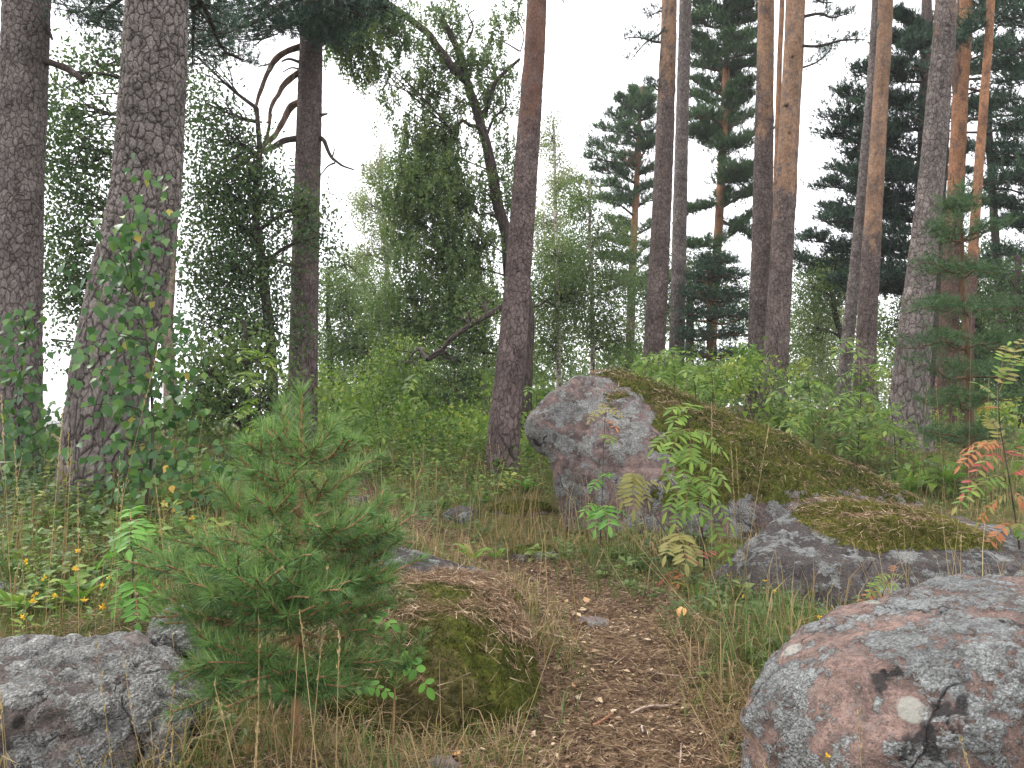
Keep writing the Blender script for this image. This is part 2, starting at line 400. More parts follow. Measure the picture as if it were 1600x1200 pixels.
def rock_mat(name, base_a, base_b, lich_a, lich_b, amount, spots=0.0, dark=0.3, lscale=5.0, disp=0.006):
    s = Mat(name); o = s.obj()
    big = s.noise(o, 2.2, 4, 0.6)
    mid = s.noise(o, 14, 6, 0.65)
    cr = s.vor(s.warp(o, 90, 0.006), 210, 'F1', out='Color')
    sep = s.n('ShaderNodeSeparateColor'); s.l(cr, sep.inputs[0])
    col = s.mix(s.ramp(mid, [(0.35, 0.0), (0.65, 1.0)]), base_a, base_b)
    col = s.mix(s.ramp(sep.outputs[0], [(0.78, 0.0), (0.9, 0.5)]), col, (0.05, 0.04, 0.036))
    col = s.mix(s.ramp(sep.outputs[1], [(0.75, 0.0), (0.95, 0.28)]), col, (0.36, 0.29, 0.26))
    col = s.mix(s.ramp(s.noise(o, 5.5, 6, 0.7), [(0.47, 0.0), (0.58, dark)]), col, (0.04, 0.032, 0.03))
    col = s.mix(s.ramp(s.noise(o, 34, 8, 0.75), [(0.46, 0.0), (0.60, 0.7)]), col, s.mix(0.35, (0.03, 0.024, 0.022), base_a))
    col = s.mix(s.ramp(s.noise(s.warp(o, 12, 0.1), 19, 8, 0.72), [(0.53, 0.0), (0.60, 0.55)]), col, s.mix(0.4, lich_a, base_b))
    col = s.mix(s.ramp(s.vor(o, 160, 'F1'), [(0.12, 0.5), (0.35, 0.0)]), col, (0.035, 0.03, 0.028))
    # crusty foliose lichen with ragged edges
    wv = s.warp(o, 26, 0.05)
    lm = s.math('ADD', s.noise(wv, lscale, 7, 0.66), s.math('MULTIPLY', s.math('SUBTRACT', s.noise(o, 45, 5, 0.7), 0.5), 0.30))
    th = 0.62 - amount * 0.26
    lmask = s.ramp(lm, [(th, 0.0), (th + 0.012, 0.7), (th + 0.05, 1.0)])
    leafy = s.vor(s.warp(o, 60, 0.016), 120, 'F1')
    leafy2 = s.vor(s.warp(o, 60, 0.016), 120, 'F1', out='Color')
    sp2 = s.n('ShaderNodeSeparateColor'); s.l(leafy2, sp2.inputs[0])
    lc = s.mix(s.math('ADD', s.math('MULTIPLY', sp2.outputs[0], 0.5), s.math('MULTIPLY', mid, 0.6)), lich_a, lich_b)
    lc = s.mix(s.ramp(leafy, [(0.35, 0.0), (0.8, 0.65)]), lc, (0.07, 0.07, 0.065))
    lc = s.mix(1.0, lc, s.ramp(s.noise(o, 11, 5, 0.7), [(0.32, 0.5), (0.68, 1.2)]), 'MULTIPLY')
    gap = s.ramp(s.noise(wv, lscale * 4, 3, 0.6), [(0.30, 0.0), (0.40, 1.0)])
    lmask2 = s.math('MULTIPLY', lmask, gap)
    col = s.mix(lmask2, col, lc)
    ce = s.vor(s.warp(s.warp(o, 2.5, 0.35), 14, 0.05), 1.5, 'DISTANCE_TO_EDGE')
    crk = s.math('MULTIPLY', s.ramp(ce, [(0.0, 0.9), (0.003, 0.6), (0.008, 0.0)]), s.ramp(s.noise(o, 2.6, 3, 0.5), [(0.50, 0.0), (0.58, 1.0)]))
    col = s.mix(crk, col, (0.014, 0.012, 0.011))
    # black crust
    bm = s.ramp(s.noise(s.warp(o, 30, 0.03), 3.1, 4, 0.6, 0.3), [(0.655, 0.0), (0.675, 0.9)])
    col = s.mix(bm, col, (0.022, 0.02, 0.02))
    if spots:
        d = s.vor(s.warp(o, 18, 0.02), spots, 'F1')
        cc = s.vor(s.warp(o, 18, 0.02), spots, 'F1', out='Color')
        s3 = s.n('ShaderNodeSeparateColor'); s.l(cc, s3.inputs[0])
        sm = s.math('MULTIPLY', s.ramp(d, [(0.19, 1.0), (0.23, 0.0)]), s.math('GREATER_THAN', s3.outputs[0], 0.62))
        col = s.mix(s.math('MULTIPLY', sm, 0.9), col, s.mix(s3.outputs[1], (0.20, 0.20, 0.17), (0.30, 0.29, 0.26)))
    col = s.mix(1.0, col, s.ramp(big, [(0.3, 0.8), (0.7, 1.15)]), 'MULTIPLY')
    h = s.math('ADD', s.math('MULTIPLY', mid, 0.7), s.math('MULTIPLY', s.noise(o, 90, 4, 0.7), 0.22))
    h = s.math('ADD', h, s.math('MULTIPLY', lmask2, s.math('ADD', 0.25, s.math('MULTIPLY', s.math('SUBTRACT', 0.7, leafy), 0.55))))
    h = s.math('SUBTRACT', h, s.math('MULTIPLY', crk, 0.6))
    return s.finish(col, 0.88, 0.2, h, disp * 2)
M['rock_pink'] = rock_mat('rock_pink', (0.11, 0.076, 0.069), (0.235, 0.16, 0.142), (0.14, 0.14, 0.13), (0.37, 0.37, 0.355), 0.54, 0, 0.8, 6.0, 0.011)
M['rock_red'] = rock_mat('rock_red', (0.11, 0.072, 0.06), (0.25, 0.165, 0.137), (0.13, 0.135, 0.13), (0.31, 0.32, 0.315), 0.48, 6.0, 0.6, 5.6, 0.010)
M['rock_dark'] = rock_mat('rock_dark', (0.024, 0.022, 0.021), (0.062, 0.053, 0.05), (0.12, 0.125, 0.12), (0.30, 0.305, 0.295), 0.40, 0, 0.7, 8.0)
M['rock_lichen'] = rock_mat('rock_lichen', (0.085, 0.072, 0.066), (0.19, 0.155, 0.138), (0.13, 0.128, 0.12), (0.36, 0.36, 0.345), 0.64, 0, 0.7, 9.0, 0.013)
M['rock_grey'] = rock_mat('rock_grey', (0.12, 0.095, 0.09), (0.25, 0.20, 0.18), (0.13, 0.13, 0.13), (0.25, 0.26, 0.255), 0.3, 0, 0.4, 9.0)
def moss_mat(name, A, B, Cc, br):
    s = Mat(name); o_ = s.obj(); n_ = s.noise(o_, 30, 6, 0.72); n2 = s.noise(o_, 3.5, 6, 0.65)
    c_ = s.ramp(n_, [(0.3, A), (0.52, B), (0.75, Cc)])
    c_ = s.mix(s.ramp(n2, [(0.50, 0.0), (0.60, br)]), c_, s.ramp(n_, [(0.3, (0.035, 0.024, 0.014)), (0.7, (0.15, 0.105, 0.055))]))
    return s.finish(c_, 0.95, 0.1, n_, 0.014)
M['moss'] = moss_mat('moss', (0.018, 0.022, 0.005), (0.062, 0.070, 0.012), (0.15, 0.155, 0.03), 0.6)
M['moss_yellow'] = moss_mat('moss_yellow', (0.03, 0.035, 0.006), (0.10, 0.105, 0.018), (0.22, 0.21, 0.045), 0.4)
M['moss_tuft_yellow'] = G('moss_tuft_yellow', [(0, (0.06, 0.065, 0.012)), (0.5, (0.16, 0.16, 0.028)), (1, (0.33, 0.30, 0.08))], 0.25, 0.7)
s = Mat('ground_soil'); o_ = s.obj()
n_ = s.noise(o_, 3.0, 6, 0.65); v_ = s.vor(s.warp(o_, 30, 0.03), 70, 'F1', out='Color'); sp_ = s.n('ShaderNodeSeparateColor'); s.l(v_, sp_.inputs[0])
g_ = s.attr('tint').outputs['Fac']
c_ = s.ramp(sp_.outputs[0], [(0.0, (0.035, 0.02, 0.013)), (0.5, (0.09, 0.058, 0.036)), (0.85, (0.15, 0.10, 0.062)), (1.0, (0.25, 0.185, 0.12))])
gc = s.ramp(n_, [(0.35, (0.035, 0.05, 0.012)), (0.55, (0.07, 0.07, 0.02)), (0.75, (0.12, 0.09, 0.035))])
c_ = s.mix(s.math('MULTIPLY', g_, 0.8), c_, gc)
M['ground_soil'] = s.finish(c_, 0.95, 0.1, s.math('ADD', sp_.outputs[1], s.noise(o_, 60, 4, 0.7)), 0.008, 'BUMP')
s = Mat('weathered_board'); n_ = s.noise(s.map(s.obj(), (1, 1, 12)), 6, 5, 0.6)
M['board'] = s.finish(s.mix(n_, (0.09, 0.06, 0.055), (0.26, 0.2, 0.18)), 0.85, 0.2, bump=(n_, 0.01))
s = Mat('dead_leaf'); n_ = s.noise(s.obj(), 60, 4, 0.6)
M['dead_leaf'] = s.finish(s.mix(n_, (0.30, 0.16, 0.07), (0.55, 0.36, 0.20)), 0.7, 0.2)
M['dead_leaf_orange'] = Mat('dead_leaf_orange').finish((0.60, 0.30, 0.12), 0.6, 0.2)
M['pale_wood'] = Mat('pale_wood').finish((0.52, 0.42, 0.30), 0.8, 0.2)
s = Mat('cone_scale'); M['cone'] = s.finish(s.mix(s.noise(s.obj(), 80, 3), (0.05, 0.03, 0.02), (0.2, 0.13, 0.09)), 0.8, 0.2)
s = Mat('twig_on_path'); M['twig_red'] = s.finish(s.mix(s.noise(s.obj(), 90, 4), (0.20, 0.09, 0.05), (0.36, 0.19, 0.11)), 0.7, 0.2)
# ------------------------------------------------------------------ ground
CTRL = [(960,1200,2.5),(1100,1100,2.9),(870,1100,2.9),(900,1000,3.4),(900,930,4.0),(760,870,4.9),(640,830,5.8),(600,800,6.6),(590,775,7.5),
 (700,765,8),(785,735,8.6),(640,722,12),(700,712,15),(850,855,5.4),(1000,850,5.2),(1130,890,4.6),(1150,960,3.85),(1300,990,3.75),(1450,980,3.7),(1050,1000,3.3),(1300,1010,3.3),
 (1440,795,6.3),(1560,790,6.3),(1420,700,9.5),(1350,640,13),(1190,645,12.3),(1020,640,13),(1600,690,10),(1500,640,20),(1200,630,20),(1000,640,20),
 (150,800,5.5),(20,790,7),(280,775,6),(470,665,12),(270,705,9),(100,665,14),(400,715,9),(150,1030,2.8),(300,1150,2.3),(470,1180,2.2),(650,1195,2.2),
 (50,900,4),(450,860,4),(560,810,5.5),(330,800,5),(1500,1100,2.5),(700,690,25),(400,670,20),(500,690,20),(900,700,16),(1250,760,7.5),(1100,720,7.8),(540,1175,2.5),(640,1175,2.52),(740,1170,2.56),(810,1160,2.62)]
cx = [P(*c) for c in CTRL]
cx += [np.array([a * 40, 45.0, z]) for a, z in ((-1.2, -.2), (-.6, .2), (0, .6), (.6, 1.4), (1.2, 1.6))]
cx += [np.array([a * 40, 120.0, z]) for a, z in ((-3, -3), (-1.2, -1), (0, -.5), (1.2, .5), (3, 0))]
cx += [np.array([math.sin(t) * r, math.cos(t) * r, 0.0]) for t in (1.2, 1.8, 2.6, 3.14, -2.6, -1.8, -1.2) for r in (1.0, 4.0, 15.0)]
cx += [np.array([math.sin(t) * 1.2, math.cos(t) * 1.2, 0.02]) for t in (-.6, 0, .6)]
cx = np.array(cx)
def feat(x, y):
    d = np.sqrt(x * x + y * y) + 0.3
    return np.stack([x / d / 0.11, y / d / 0.11, np.log(d) / 0.13], -1)
cf = feat(cx[:, 0], cx[:, 1])
_K = np.exp(-np.sqrt(((cf[:, None] - cf[None]) ** 2).sum(-1)) / 2.2)
_mz = cx[:, 2].mean()
_wt = np.linalg.solve(_K + 0.05 * np.eye(len(cx)), cx[:, 2] - _mz)
def H0(x, y):
    x = np.asarray(x, float); y = np.asarray(y, float)
    f = feat(x, y).reshape(-1, 3)
    out = np.empty(len(f))
    for i in range(0, len(f), 20000):
        q = f[i:i + 20000]
        out[i:i + 20000] = np.exp(-np.sqrt(((q[:, None] - cf[None]) ** 2).sum(-1)) / 2.2) @ _wt + _mz
    return out.reshape(x.shape)
def Hd(x, y):
    x = np.asarray(x, float); y = np.asarray(y, float)
    p = np.stack([x, y, x * 0], -1)
    d = np.sqrt(x * x + y * y)
    return H0(x, y) + 0.13 * fbm(p * 0.9, 3) * sstep(0.5, 4, d) + 0.055 * fbm(p * 3.2 + 9, 3) * sstep(1, 3, d) + 0.016 * fbm(p * 14, 3)
# the footpath
PATH = np.array([P(*c)[:2] for c in [(1000,1290,2.1),(985,1200,2.5),(975,1050,3.15),(930,950,3.9),(850,900,4.5),(725,865,5.0),(640,828,5.8),(592,797,6.7),(560,770,8)]])
PW = np.array([.36, .33, .25, .18, .14, .13, .14, .13, .10])
def path_d(x, y):
    """signed-ish distance from the path edge: <0 inside"""
    x = np.asarray(x, float); y = np.asarray(y, float)
    best = np.full(x.shape, 99.0)
    for i in range(len(PATH) - 1):
        a, b = PATH[i], PATH[i + 1]
        ab = b - a
        t = np.clip(((x - a[0]) * ab[0] + (y - a[1]) * ab[1]) / (ab @ ab), 0, 1)
        d = np.hypot(x - a[0] - t * ab[0], y - a[1] - t * ab[1]) - (PW[i] + (PW[i + 1] - PW[i]) * t)
        best = np.minimum(best, d)
    return best
# soft dip of the path
def H(x, y):
    return Hd(x, y) - 0.035 * sstep(0.15, -0.15, path_d(x, y))
xs = np.concatenate([-np.geomspace(500, 6.0, 40), np.arange(-5.95, 5.96, 0.07), np.geomspace(6.0, 500, 40)])
ys = np.concatenate([-np.geomspace(500, 2, 20), np.linspace(-1.8, 1.2, 14), np.arange(1.25, 9.0, 0.065), np.geomspace(9.07, 700, 70)])
X, Y = np.meshgrid(xs, ys)
Z = H(X, Y)
far = sstep(150, 400, np.hypot(X, Y)); Z = Z * (1 - far) - 2.0 * far
nx, ny = len(xs), len(ys)
ii = (np.arange(ny - 1)[:, None] * nx + np.arange(nx - 1)[None]).ravel()
mb = MB()
gt = sstep(0.0, 0.5, path_d(X, Y) + 0.25 * fbm(np.stack([X, Y, X * 0], -1) * 2, 3))
mb.add(np.stack([X, Y, Z], -1), np.stack([ii, ii + 1, ii + nx + 1, ii + nx], -1), gt.ravel())
gd = mb.build('ground', M['ground_soil'])
gd['kind'] = 'structure'

# ------------------------------------------------------------------ boulders
def hull_mesh(groups, voxel, smooth_it=6):
    bm = bmesh.new()
    for g in groups:
        b2 = bmesh.new()
        vs = [b2.verts.new(tuple(p)) for p in g]
        r = bmesh.ops.convex_hull(b2, input=vs)
        dele = [v for v in b2.verts if not v.link_faces]
        bmesh.ops.delete(b2, geom=dele, context='VERTS')
        tmp = bpy.data.meshes.new('t'); b2.to_mesh(tmp); b2.free(); bm.from_mesh(tmp); bpy.data.meshes.remove(tmp)
    me = bpy.data.meshes.new('t'); bm.to_mesh(me); bm.free()
    o = bpy.data.objects.new('t', me); C.objects.link(o)
    md = o.modifiers.new('r', 'REMESH'); md.mode = 'VOXEL'; md.voxel_size = voxel
    dg = bpy.context.evaluated_depsgraph_get()
    ev = o.evaluated_get(dg).to_mesh()
    V = np.empty(len(ev.vertices) * 3); ev.vertices.foreach_get('co', V); V = V.reshape(-1, 3)
    E = np.empty(len(ev.edges) * 2, np.int64); ev.edges.foreach_get('vertices', E); E = E.reshape(-1, 2)
    lt = np.empty(len(ev.polygons), np.int64); ev.polygons.foreach_get('loop_total', lt)
    lv = np.empty(len(ev.loops), np.int64); ev.loops.foreach_get('vertex_index', lv)
    assert (lt == 4).all()
    Fq = lv.reshape(-1, 4)
    o.evaluated_get(dg).to_mesh_clear()
    bpy.data.objects.remove(o); bpy.data.meshes.remove(me)
    deg = np.bincount(E.ravel(), minlength=len(V)).astype(float)[:, None]
    for _ in range(smooth_it):
        S = np.zeros_like(V)
        for k in range(3):
            S[:, k] = np.bincount(E[:, 0], V[E[:, 1], k], len(V)) + np.bincount(E[:, 1], V[E[:, 0], k], len(V))
        V = V * 0.4 + 0.6 * S / deg
    return V, Fq
def vnormals(V, Fq):
    a, b, c, d = (V[Fq[:, k]] for k in range(4))
    fn = np.cross(c - a, d - b)
    n = np.zeros_like(V)
    for k in range(4):
        for j in range(3): n[:, j] += np.bincount(Fq[:, k], fn[:, j], len(V))
    return norm(n)
rock_objs = []
def rock(name, groups, voxel, mat, label, group=None, amp=0.04, fr=2.2, smooth_it=6, mossf=None, moss_h=0.02, ridged=0.0, cat='boulder', tufts=0, tuftL=0.02, litter=0, mossm='moss', tm='moss_tuft'):
    V, Fq = hull_mesh(groups, voxel, smooth_it)
    n = vnormals(V, Fq)
    dsp = amp * fbm(V * fr, 4) + amp * 0.35 * fbm(V * fr * 4.5 + 5, 4)
    if ridged: dsp = dsp - ridged * (1 - np.abs(fbm(V * fr * 1.4 + 31, 3))) ** 8
    V = V + n * dsp[:, None]
    n = vnormals(V, Fq)
    base = V.mean(0); base[2] = V[:, 2].min()
    o = MB().add(V, Fq, 0.5).build(name, mat, origin=base)
    tag(o, label, cat, group)
    rock_objs.append((V, Fq))
    if mossf is not None:
        m = mossf(V, n)
        keep = (m[Fq] > 0.0).all(1)
        Fm = Fq[keep]
        used = np.unique(Fm); re = np.full(len(V), -1); re[used] = np.arange(len(used))
        Vm, nm, mm = V[used], n[used], m[used]
        h = moss_h * sstep(0.0, 0.22, mm) * (0.65 + 0.55 * fbm(Vm * 9, 4) + 0.35 * fbm(Vm * 30, 2)) - 0.004 + 0.001
        Vm = Vm + nm * h[:, None] + np.array([0, 0, -0.3]) * 0 
        ms = MB().add(Vm, re[Fm], 0.5)
        mo = ms.build('moss', M[mossm])
        mo.parent = o; mo.location = (0, 0, 0)
        mo.data.transform(__import__('mathutils').Matrix.Translation([-float(q) for q in base]))
        if len(Fm):
            fc = Vm[re[Fm]].mean(1); fn = nm[re[Fm]].mean(1); fm = mm[re[Fm]].mean(1)
            A = np.ones(len(fc)); 
            if tufts:
                idx = rng.choice(len(fc), tufts, p=(fm / fm.sum()) ** 0.5 / ((fm / fm.sum()) ** 0.5).sum())
                pp = fc[idx] + rng.normal(0, voxel * 0.5, (tufts, 3)) * (1 - np.abs(fn[idx]) * 0.6)
                tt = np.clip(0.45 + 0.55 * fbm(pp * 5, 4) + rng.normal(0, 0.15, tufts), 0, 1)
                tb = MB(); needles(tb, pp - fn[idx] * 0.004, fn[idx] + [0, 0, 0.5], 2, tuftL, tuftL * 0.32, 0.8, tt)
                to = tb.build('moss_fuzz', M[tm], o, 'stuff')
            if litter:
                pr = np.clip(fn[:, 2], 0.02, 1) ** 3 * np.clip(0.5 + 1.6 * fbm(fc * 2.6 + 3, 3), 0.02, 2)
                idx = rng.choice(len(fc), litter, p=pr / pr.sum())
                pp = fc[idx] + rng.normal(0, voxel, (litter, 3)) * [1, 1, 0.2] + fn[idx] * (0.006 + moss_h * 0.35 + rng.random((litter, 1)) * 0.012)
                dr = runit(litter); dr = norm(dr - fn[idx] * (dr * fn[idx]).sum(1, keepdims=True) * 0.85)
                tb = MB(); needles(tb, pp, dr, 1, 0.06, 0.0016 + 0.0004 * np.hypot(*base[:2]), 0.1, np.clip(0.45 + rng.normal(0, .25, litter), 0, 1))
                tb.build('needle_litter', M['litter'], o, 'stuff')
    return o
def Pn(L): return [P(*q) for q in L]
# the big leaning boulder
big_main = Pn([(884,835,5.75),(1000,860,5.45),(1120,870,5.35),(1370,830,5.5),(1440,820,5.9),(862,745,5.75),(858,700,5.8),(1040,690,5.7),(1050,770,5.45),
 (872,604,5.95),(900,584,6.1),(950,579,6.25),(1000,594,6.35),(1100,640,6.4),(1180,668,6.4),(1340,735,6.4),(1446,790,6.25),
 (900,612,7.3),(1000,650,7.6),(1300,745,7.4),(1400,800,7.2),(900,810,7.4),(1150,690,7.5)])
big_nose = Pn([(818,662,5.95),(822,692,5.95),(838,706,5.9),(858,716,5.85),(858,612,5.95),(842,628,5.95),(835,660,5.75),(900,690,5.8),(860,620,6.6),(830,660,6.4),(850,712,6.4),(930,620,6.0),(900,600,6.3)])
def moss_big(V, n):
    # in the boulder's own coordinates: right of its edge and below the ridge, on the sloping back
    px = V[:, 0] / V[:, 1] * F + 800
    lx = V[:, 0]; lz = V[:, 2]
    edge = 0.90 + 0.35 * np.clip(1.62 - lz, -1, 0.3) * 1.2          # x of the edge between bare face and mossy back
    f1 = lx - edge
    top = n[:, 2] - 0.78
    low = lz - (0.62 + 0.16 * fbm(V * 2.6 + 4, 4) + 0.10 * fbm(V * 11 + 4, 3)) - np.clip(1.5 - lx, 0, 1) * 0.10
    nz = 0.22 * fbm(V * 3.1, 4) + 0.10 * fbm(V * 13, 3)
    m = np.minimum(np.minimum(f1 + nz, 0.3), low)
    m2 = np.minimum(top + nz * 0.8, lx - 0.66)
    bare = 0.24 - np.hypot((lx - 1.72) / 1.5, (lz - 1.17))          # bald patch near the ridge
    return np.maximum(np.minimum(m, 0.3), np.minimum(m2, 0.2)) - 0.6 * np.clip(bare - 0.12, 0, 1) * 2
big = rock('boulder', [big_main, big_nose], 0.024, M['rock_pink'], 'huge leaning pink boulder with grey lichen face and mossy sloping back', amp=0.055, fr=1.9,
     smooth_it=9, mossf=moss_big, moss_h=0.05, ridged=0.03, tufts=34000, tuftL=0.026, litter=5000)
# flat rock with the moss mat
flat = Pn([(1100,905,4.45),(1140,960,4.1),(1300,985,3.92),(1450,960,3.9),(1620,970,3.85),(1122,880,4.5),(1200,818,4.7),(1250,788,4.9),(1330,782,5.1),(1370,796,5.2),(1560,820,5.2),(1680,840,5.1),
   (1180,880,4.25),(1270,880,4.15),(1400,892,4.1),(1540,884,4.1),(1700,890,4.1),(1350,840,5.7),(1600,850,5.7),(1200,900,5.5),(1700,1000,4.5)])
FLATC = P(1395, 828, 4.65)
def moss_flat(V, n):
    x = V[:, 0] - FLATC[0]; y = V[:, 1] - FLATC[1]
    r = (np.abs(x / 0.57) ** 3 + np.abs((y + 0.02) / 0.36) ** 3) ** (1 / 3)
    return np.where(n[:, 2] > 0.2, 0.45 * (1 - r + 0.13 * fbm(V * 4, 4)), -1)
rock('boulder', [flat], 0.02, M['rock_dark'], 'low dark rock with a yellow green moss mat on top', amp=0.03, fr=2.6, smooth_it=8, mossf=moss_flat, moss_h=0.07, ridged=0.02, tufts=24000, tuftL=0.020, litter=1500, mossm='moss_yellow', tm='moss_tuft_yellow')
# nearest rock on the right
near = Pn([(1162,1110,2.3),(1172,1190,2.25),(1165,1300,2.3),(1190,1040,2.4),(1240,990,2.5),(1300,953,2.6),(1400,926,2.72),(1500,896,2.85),(1600,888,2.95),(1750,900,3.0),
  (1300,1040,2.12),(1450,1010,2.1),(1650,1000,2.05),(1900,1000,2.2),(1900,1300,2.2),(1400,1300,1.95),(1650,1350,1.9),(1250,1350,2.05),(1300,1010,3.1),(1500,960,3.3),(1800,960,3.3),(1250,1100,3.0),(1300,1200,1.98),(1500,1150,1.9),(1800,1200,1.95)])
rock('boulder', [near], 0.0125, M['rock_red'], 'large rounded red granite boulder with grey crusty lichen, nearest the viewer', amp=0.028, fr=2.6, smooth_it=16, ridged=0.008)
# near rock on the left, knob and the one behind
lf = Pn([(-140,1060,2.3),(-60,1000,2.6),(60,993,2.65),(160,986,2.7),(225,992,2.7),(270,1015,2.65),(305,1060,2.55),(330,1100,2.5),(300,1130,2.35),(290,1210,2.25),(120,1100,2.15),(-60,1110,2.15),(200,1110,2.2),(100,1300,2.1),(250,1280,2.2),(-150,1300,2.1),(150,1030,3.1),(-60,1030,3.1),(280,1090,3.0)])
lk = Pn([(225,1010,2.75),(222,985,2.85),(240,962,2.9),(275,946,2.95),(300,955,2.95),(315,990,2.85),(310,1040,2.75),(230,1060,2.8),(270,980,2.7),(320,1060,2.9),(260,1000,3.2),(300,1000,3.2)])
rock('boulder', [lf, lk], 0.0125, M['rock_lichen'], 'low rock crusted all over with grey lichen beside the young pine', amp=0.03, fr=4.5, smooth_it=7, ridged=0.035)
rock('boulder', [Pn([(-80,930,3.6),(-20,905,3.7),(30,912,3.75),(58,950,3.7),(62,990,3.6),(50,1030,3.5),(-80,1030,3.4),(-20,960,3.45),(30,960,3.5),(-60,960,4.2),(30,960,4.1)])], 0.016, M['rock_dark'], 'small dark rock cut by the frame beside the yellow flowers', amp=0.02, fr=4, ridged=0.02, cat='rock')
# mossy mound by the path
mm_ = Pn([(460,1150,2.72),(500,1000,2.95),(550,945,3.15),(620,918,3.3),(690,918,3.38),(755,926,3.38),(800,960,3.25),(826,1010,3.1),(838,1075,2.95),(834,1140,2.8),(760,1175,2.66),(640,1180,2.6),(540,1180,2.6),(700,985,2.86),(600,1000,2.85),(785,1030,2.90),(690,1080,2.68),(560,1080,2.68),(800,1100,2.75),(500,1050,3.6),(700,960,3.9),(800,1010,3.8)])
slab = Pn([(545,890,3.9),(565,850,4.1),(590,840,4.15),(640,858,4.0),(720,872,3.95),(780,898,3.8),(812,940,3.6),(780,990,3.4),(600,960,3.4),(660,960,3.3),(720,970,3.4),(600,930,4.5),(750,950,4.3),(560,1000,3.9)])
def moss_mound(V, n):
    return np.minimum(0.25, 0.16 + 0.34 * fbm(V * 2.4 + 2, 4) + 0.1 * (n[:, 2] - 0.2)) - 1.2 * np.clip(V[:, 1] - 3.55 - 0.1 * fbm(V * 5, 3), 0, 1) + 0.1 * sstep(0.1, 0.0, np.abs(V[:, 0] + 0.02)) - 0.5 * np.clip(-0.2 + V[:, 0] * 1.0 + 0.05, 0, 1) * (n[:, 2] < 0.3)
rock('boulder', [mm_, slab], 0.014, M['rock_dark'], 'rounded moss covered boulder strewn with brown needles beside the path', amp=0.035, fr=3.2, smooth_it=7, mossf=moss_mound, moss_h=0.035, tufts=34000, tuftL=0.015, litter=11000)
def small_rock(c, s, mat, label, cat='stone', amp=0.02, vox=None, mossf=None, group=None, **k):
    pts = [np.asarray(c) + np.array(q) * s for q in ((-1, 0, 0), (1, .1, 0), (0, -1, 0), (.1, 1, 0), (-.6, -.5, .55), (.55, -.6, .6), (.5, .5, .7), (-.5, .6, .5), (-.7, -.6, -.5), (.7, -.6, -.5), (.6, .7, -.5), (-.6, .7, -.5), (0, 0, 0.85))]
    return rock('rock' if cat == 'rock' else 'stone', [pts], vox or max(s) / 14, mat, label, group, amp=amp, fr=1.1 / max(s), smooth_it=3, mossf=mossf, cat=cat, **k)
small_rock(P(718,812,6.3) + [0,0,.0], (0.20,0.18,0.13), M['rock_dark'], 'small grey stone half hidden in grass left of the big boulder', 'rock', 0.03)
small_rock(P(815,806,6.5), (0.36,0.22,0.14), M['rock_grey'], 'low mossy stone in the grass touching the foot of the big boulder', 'rock', 0.03,
   mossf=lambda V, n: n[:, 2] - 0.3 + 0.4 * fbm(V * 5, 3), moss_h=0.02, tufts=1500, tuftL=0.025)
small_rock(P(835,872,5.0), (0.21,0.16,0.10), M['rock_dark'], 'flat dark stone with a moss rim at the edge of the path', 'rock', 0.02,
   mossf=lambda V, n: n[:, 2] - 0.55 + 0.4 * fbm(V * 7, 3), moss_h=0.012, tufts=800, tuftL=0.02)
small_rock(P(548,800,6.2) + [0,0,0], (0.20,0.2,0.17), M['rock_dark'], 'dark mossy stone behind the young pine at the path bend', 'rock', 0.03)
small_rock(P(690,1196,2.32), (0.06,0.05,0.03), M['rock_grey'], 'pale flat stone at the bottom of the mossy boulder', 'stone', 0.006)
small_rock(P(940,1000,3.5), (0.045,0.04,0.03), M['rock_grey'], 'grey pebble beside the path just above the bark chips', 'stone', 0.006)
small_rock(P(912,975,3.7), (0.16,0.11,0.04), M['rock_grey'], 'flat brown stone bedded in the path beside the grass', 'stone', 0.01)
# earth mound with brown needles behind the young pine
mo = rock('mound', [Pn([(215,830,5.6),(235,795,5.8),(290,775,6.0),(350,790,5.9),(385,830,5.6),(300,860,5.3),(250,850,5.4),(300,820,6.8),(350,850,6.6)])], 0.03, M['litter'] if False else M['moss'],
   'low mound of brown needles and moss behind the young pine', amp=0.03, fr=3, cat='mound')
# BVH over everything rocky, used for placing things
bv, bf, off = [], [], 0
for V_, F_ in rock_objs:
    bv.append(V_); bf.append(F_ + off); off += len(V_)
BV = BVHTree.FromPolygons(np.concatenate(bv).tolist(), np.concatenate(bf).tolist())
def under_rock(x, y, z):
    h = BV.ray_cast(Vector((float(x), float(y), 6.0)), Vector((0, 0, -1)))
    return h[0] is not None and h[0].z > z + 0.01
def rock_top(x, y):
    h = BV.ray_cast(Vector((float(x), float(y), 6.0)), Vector((0, 0, -1)))
    z = float(H(np.array(x), np.array(y)))
    return max(z, h[0].z) if h[0] is not None else z

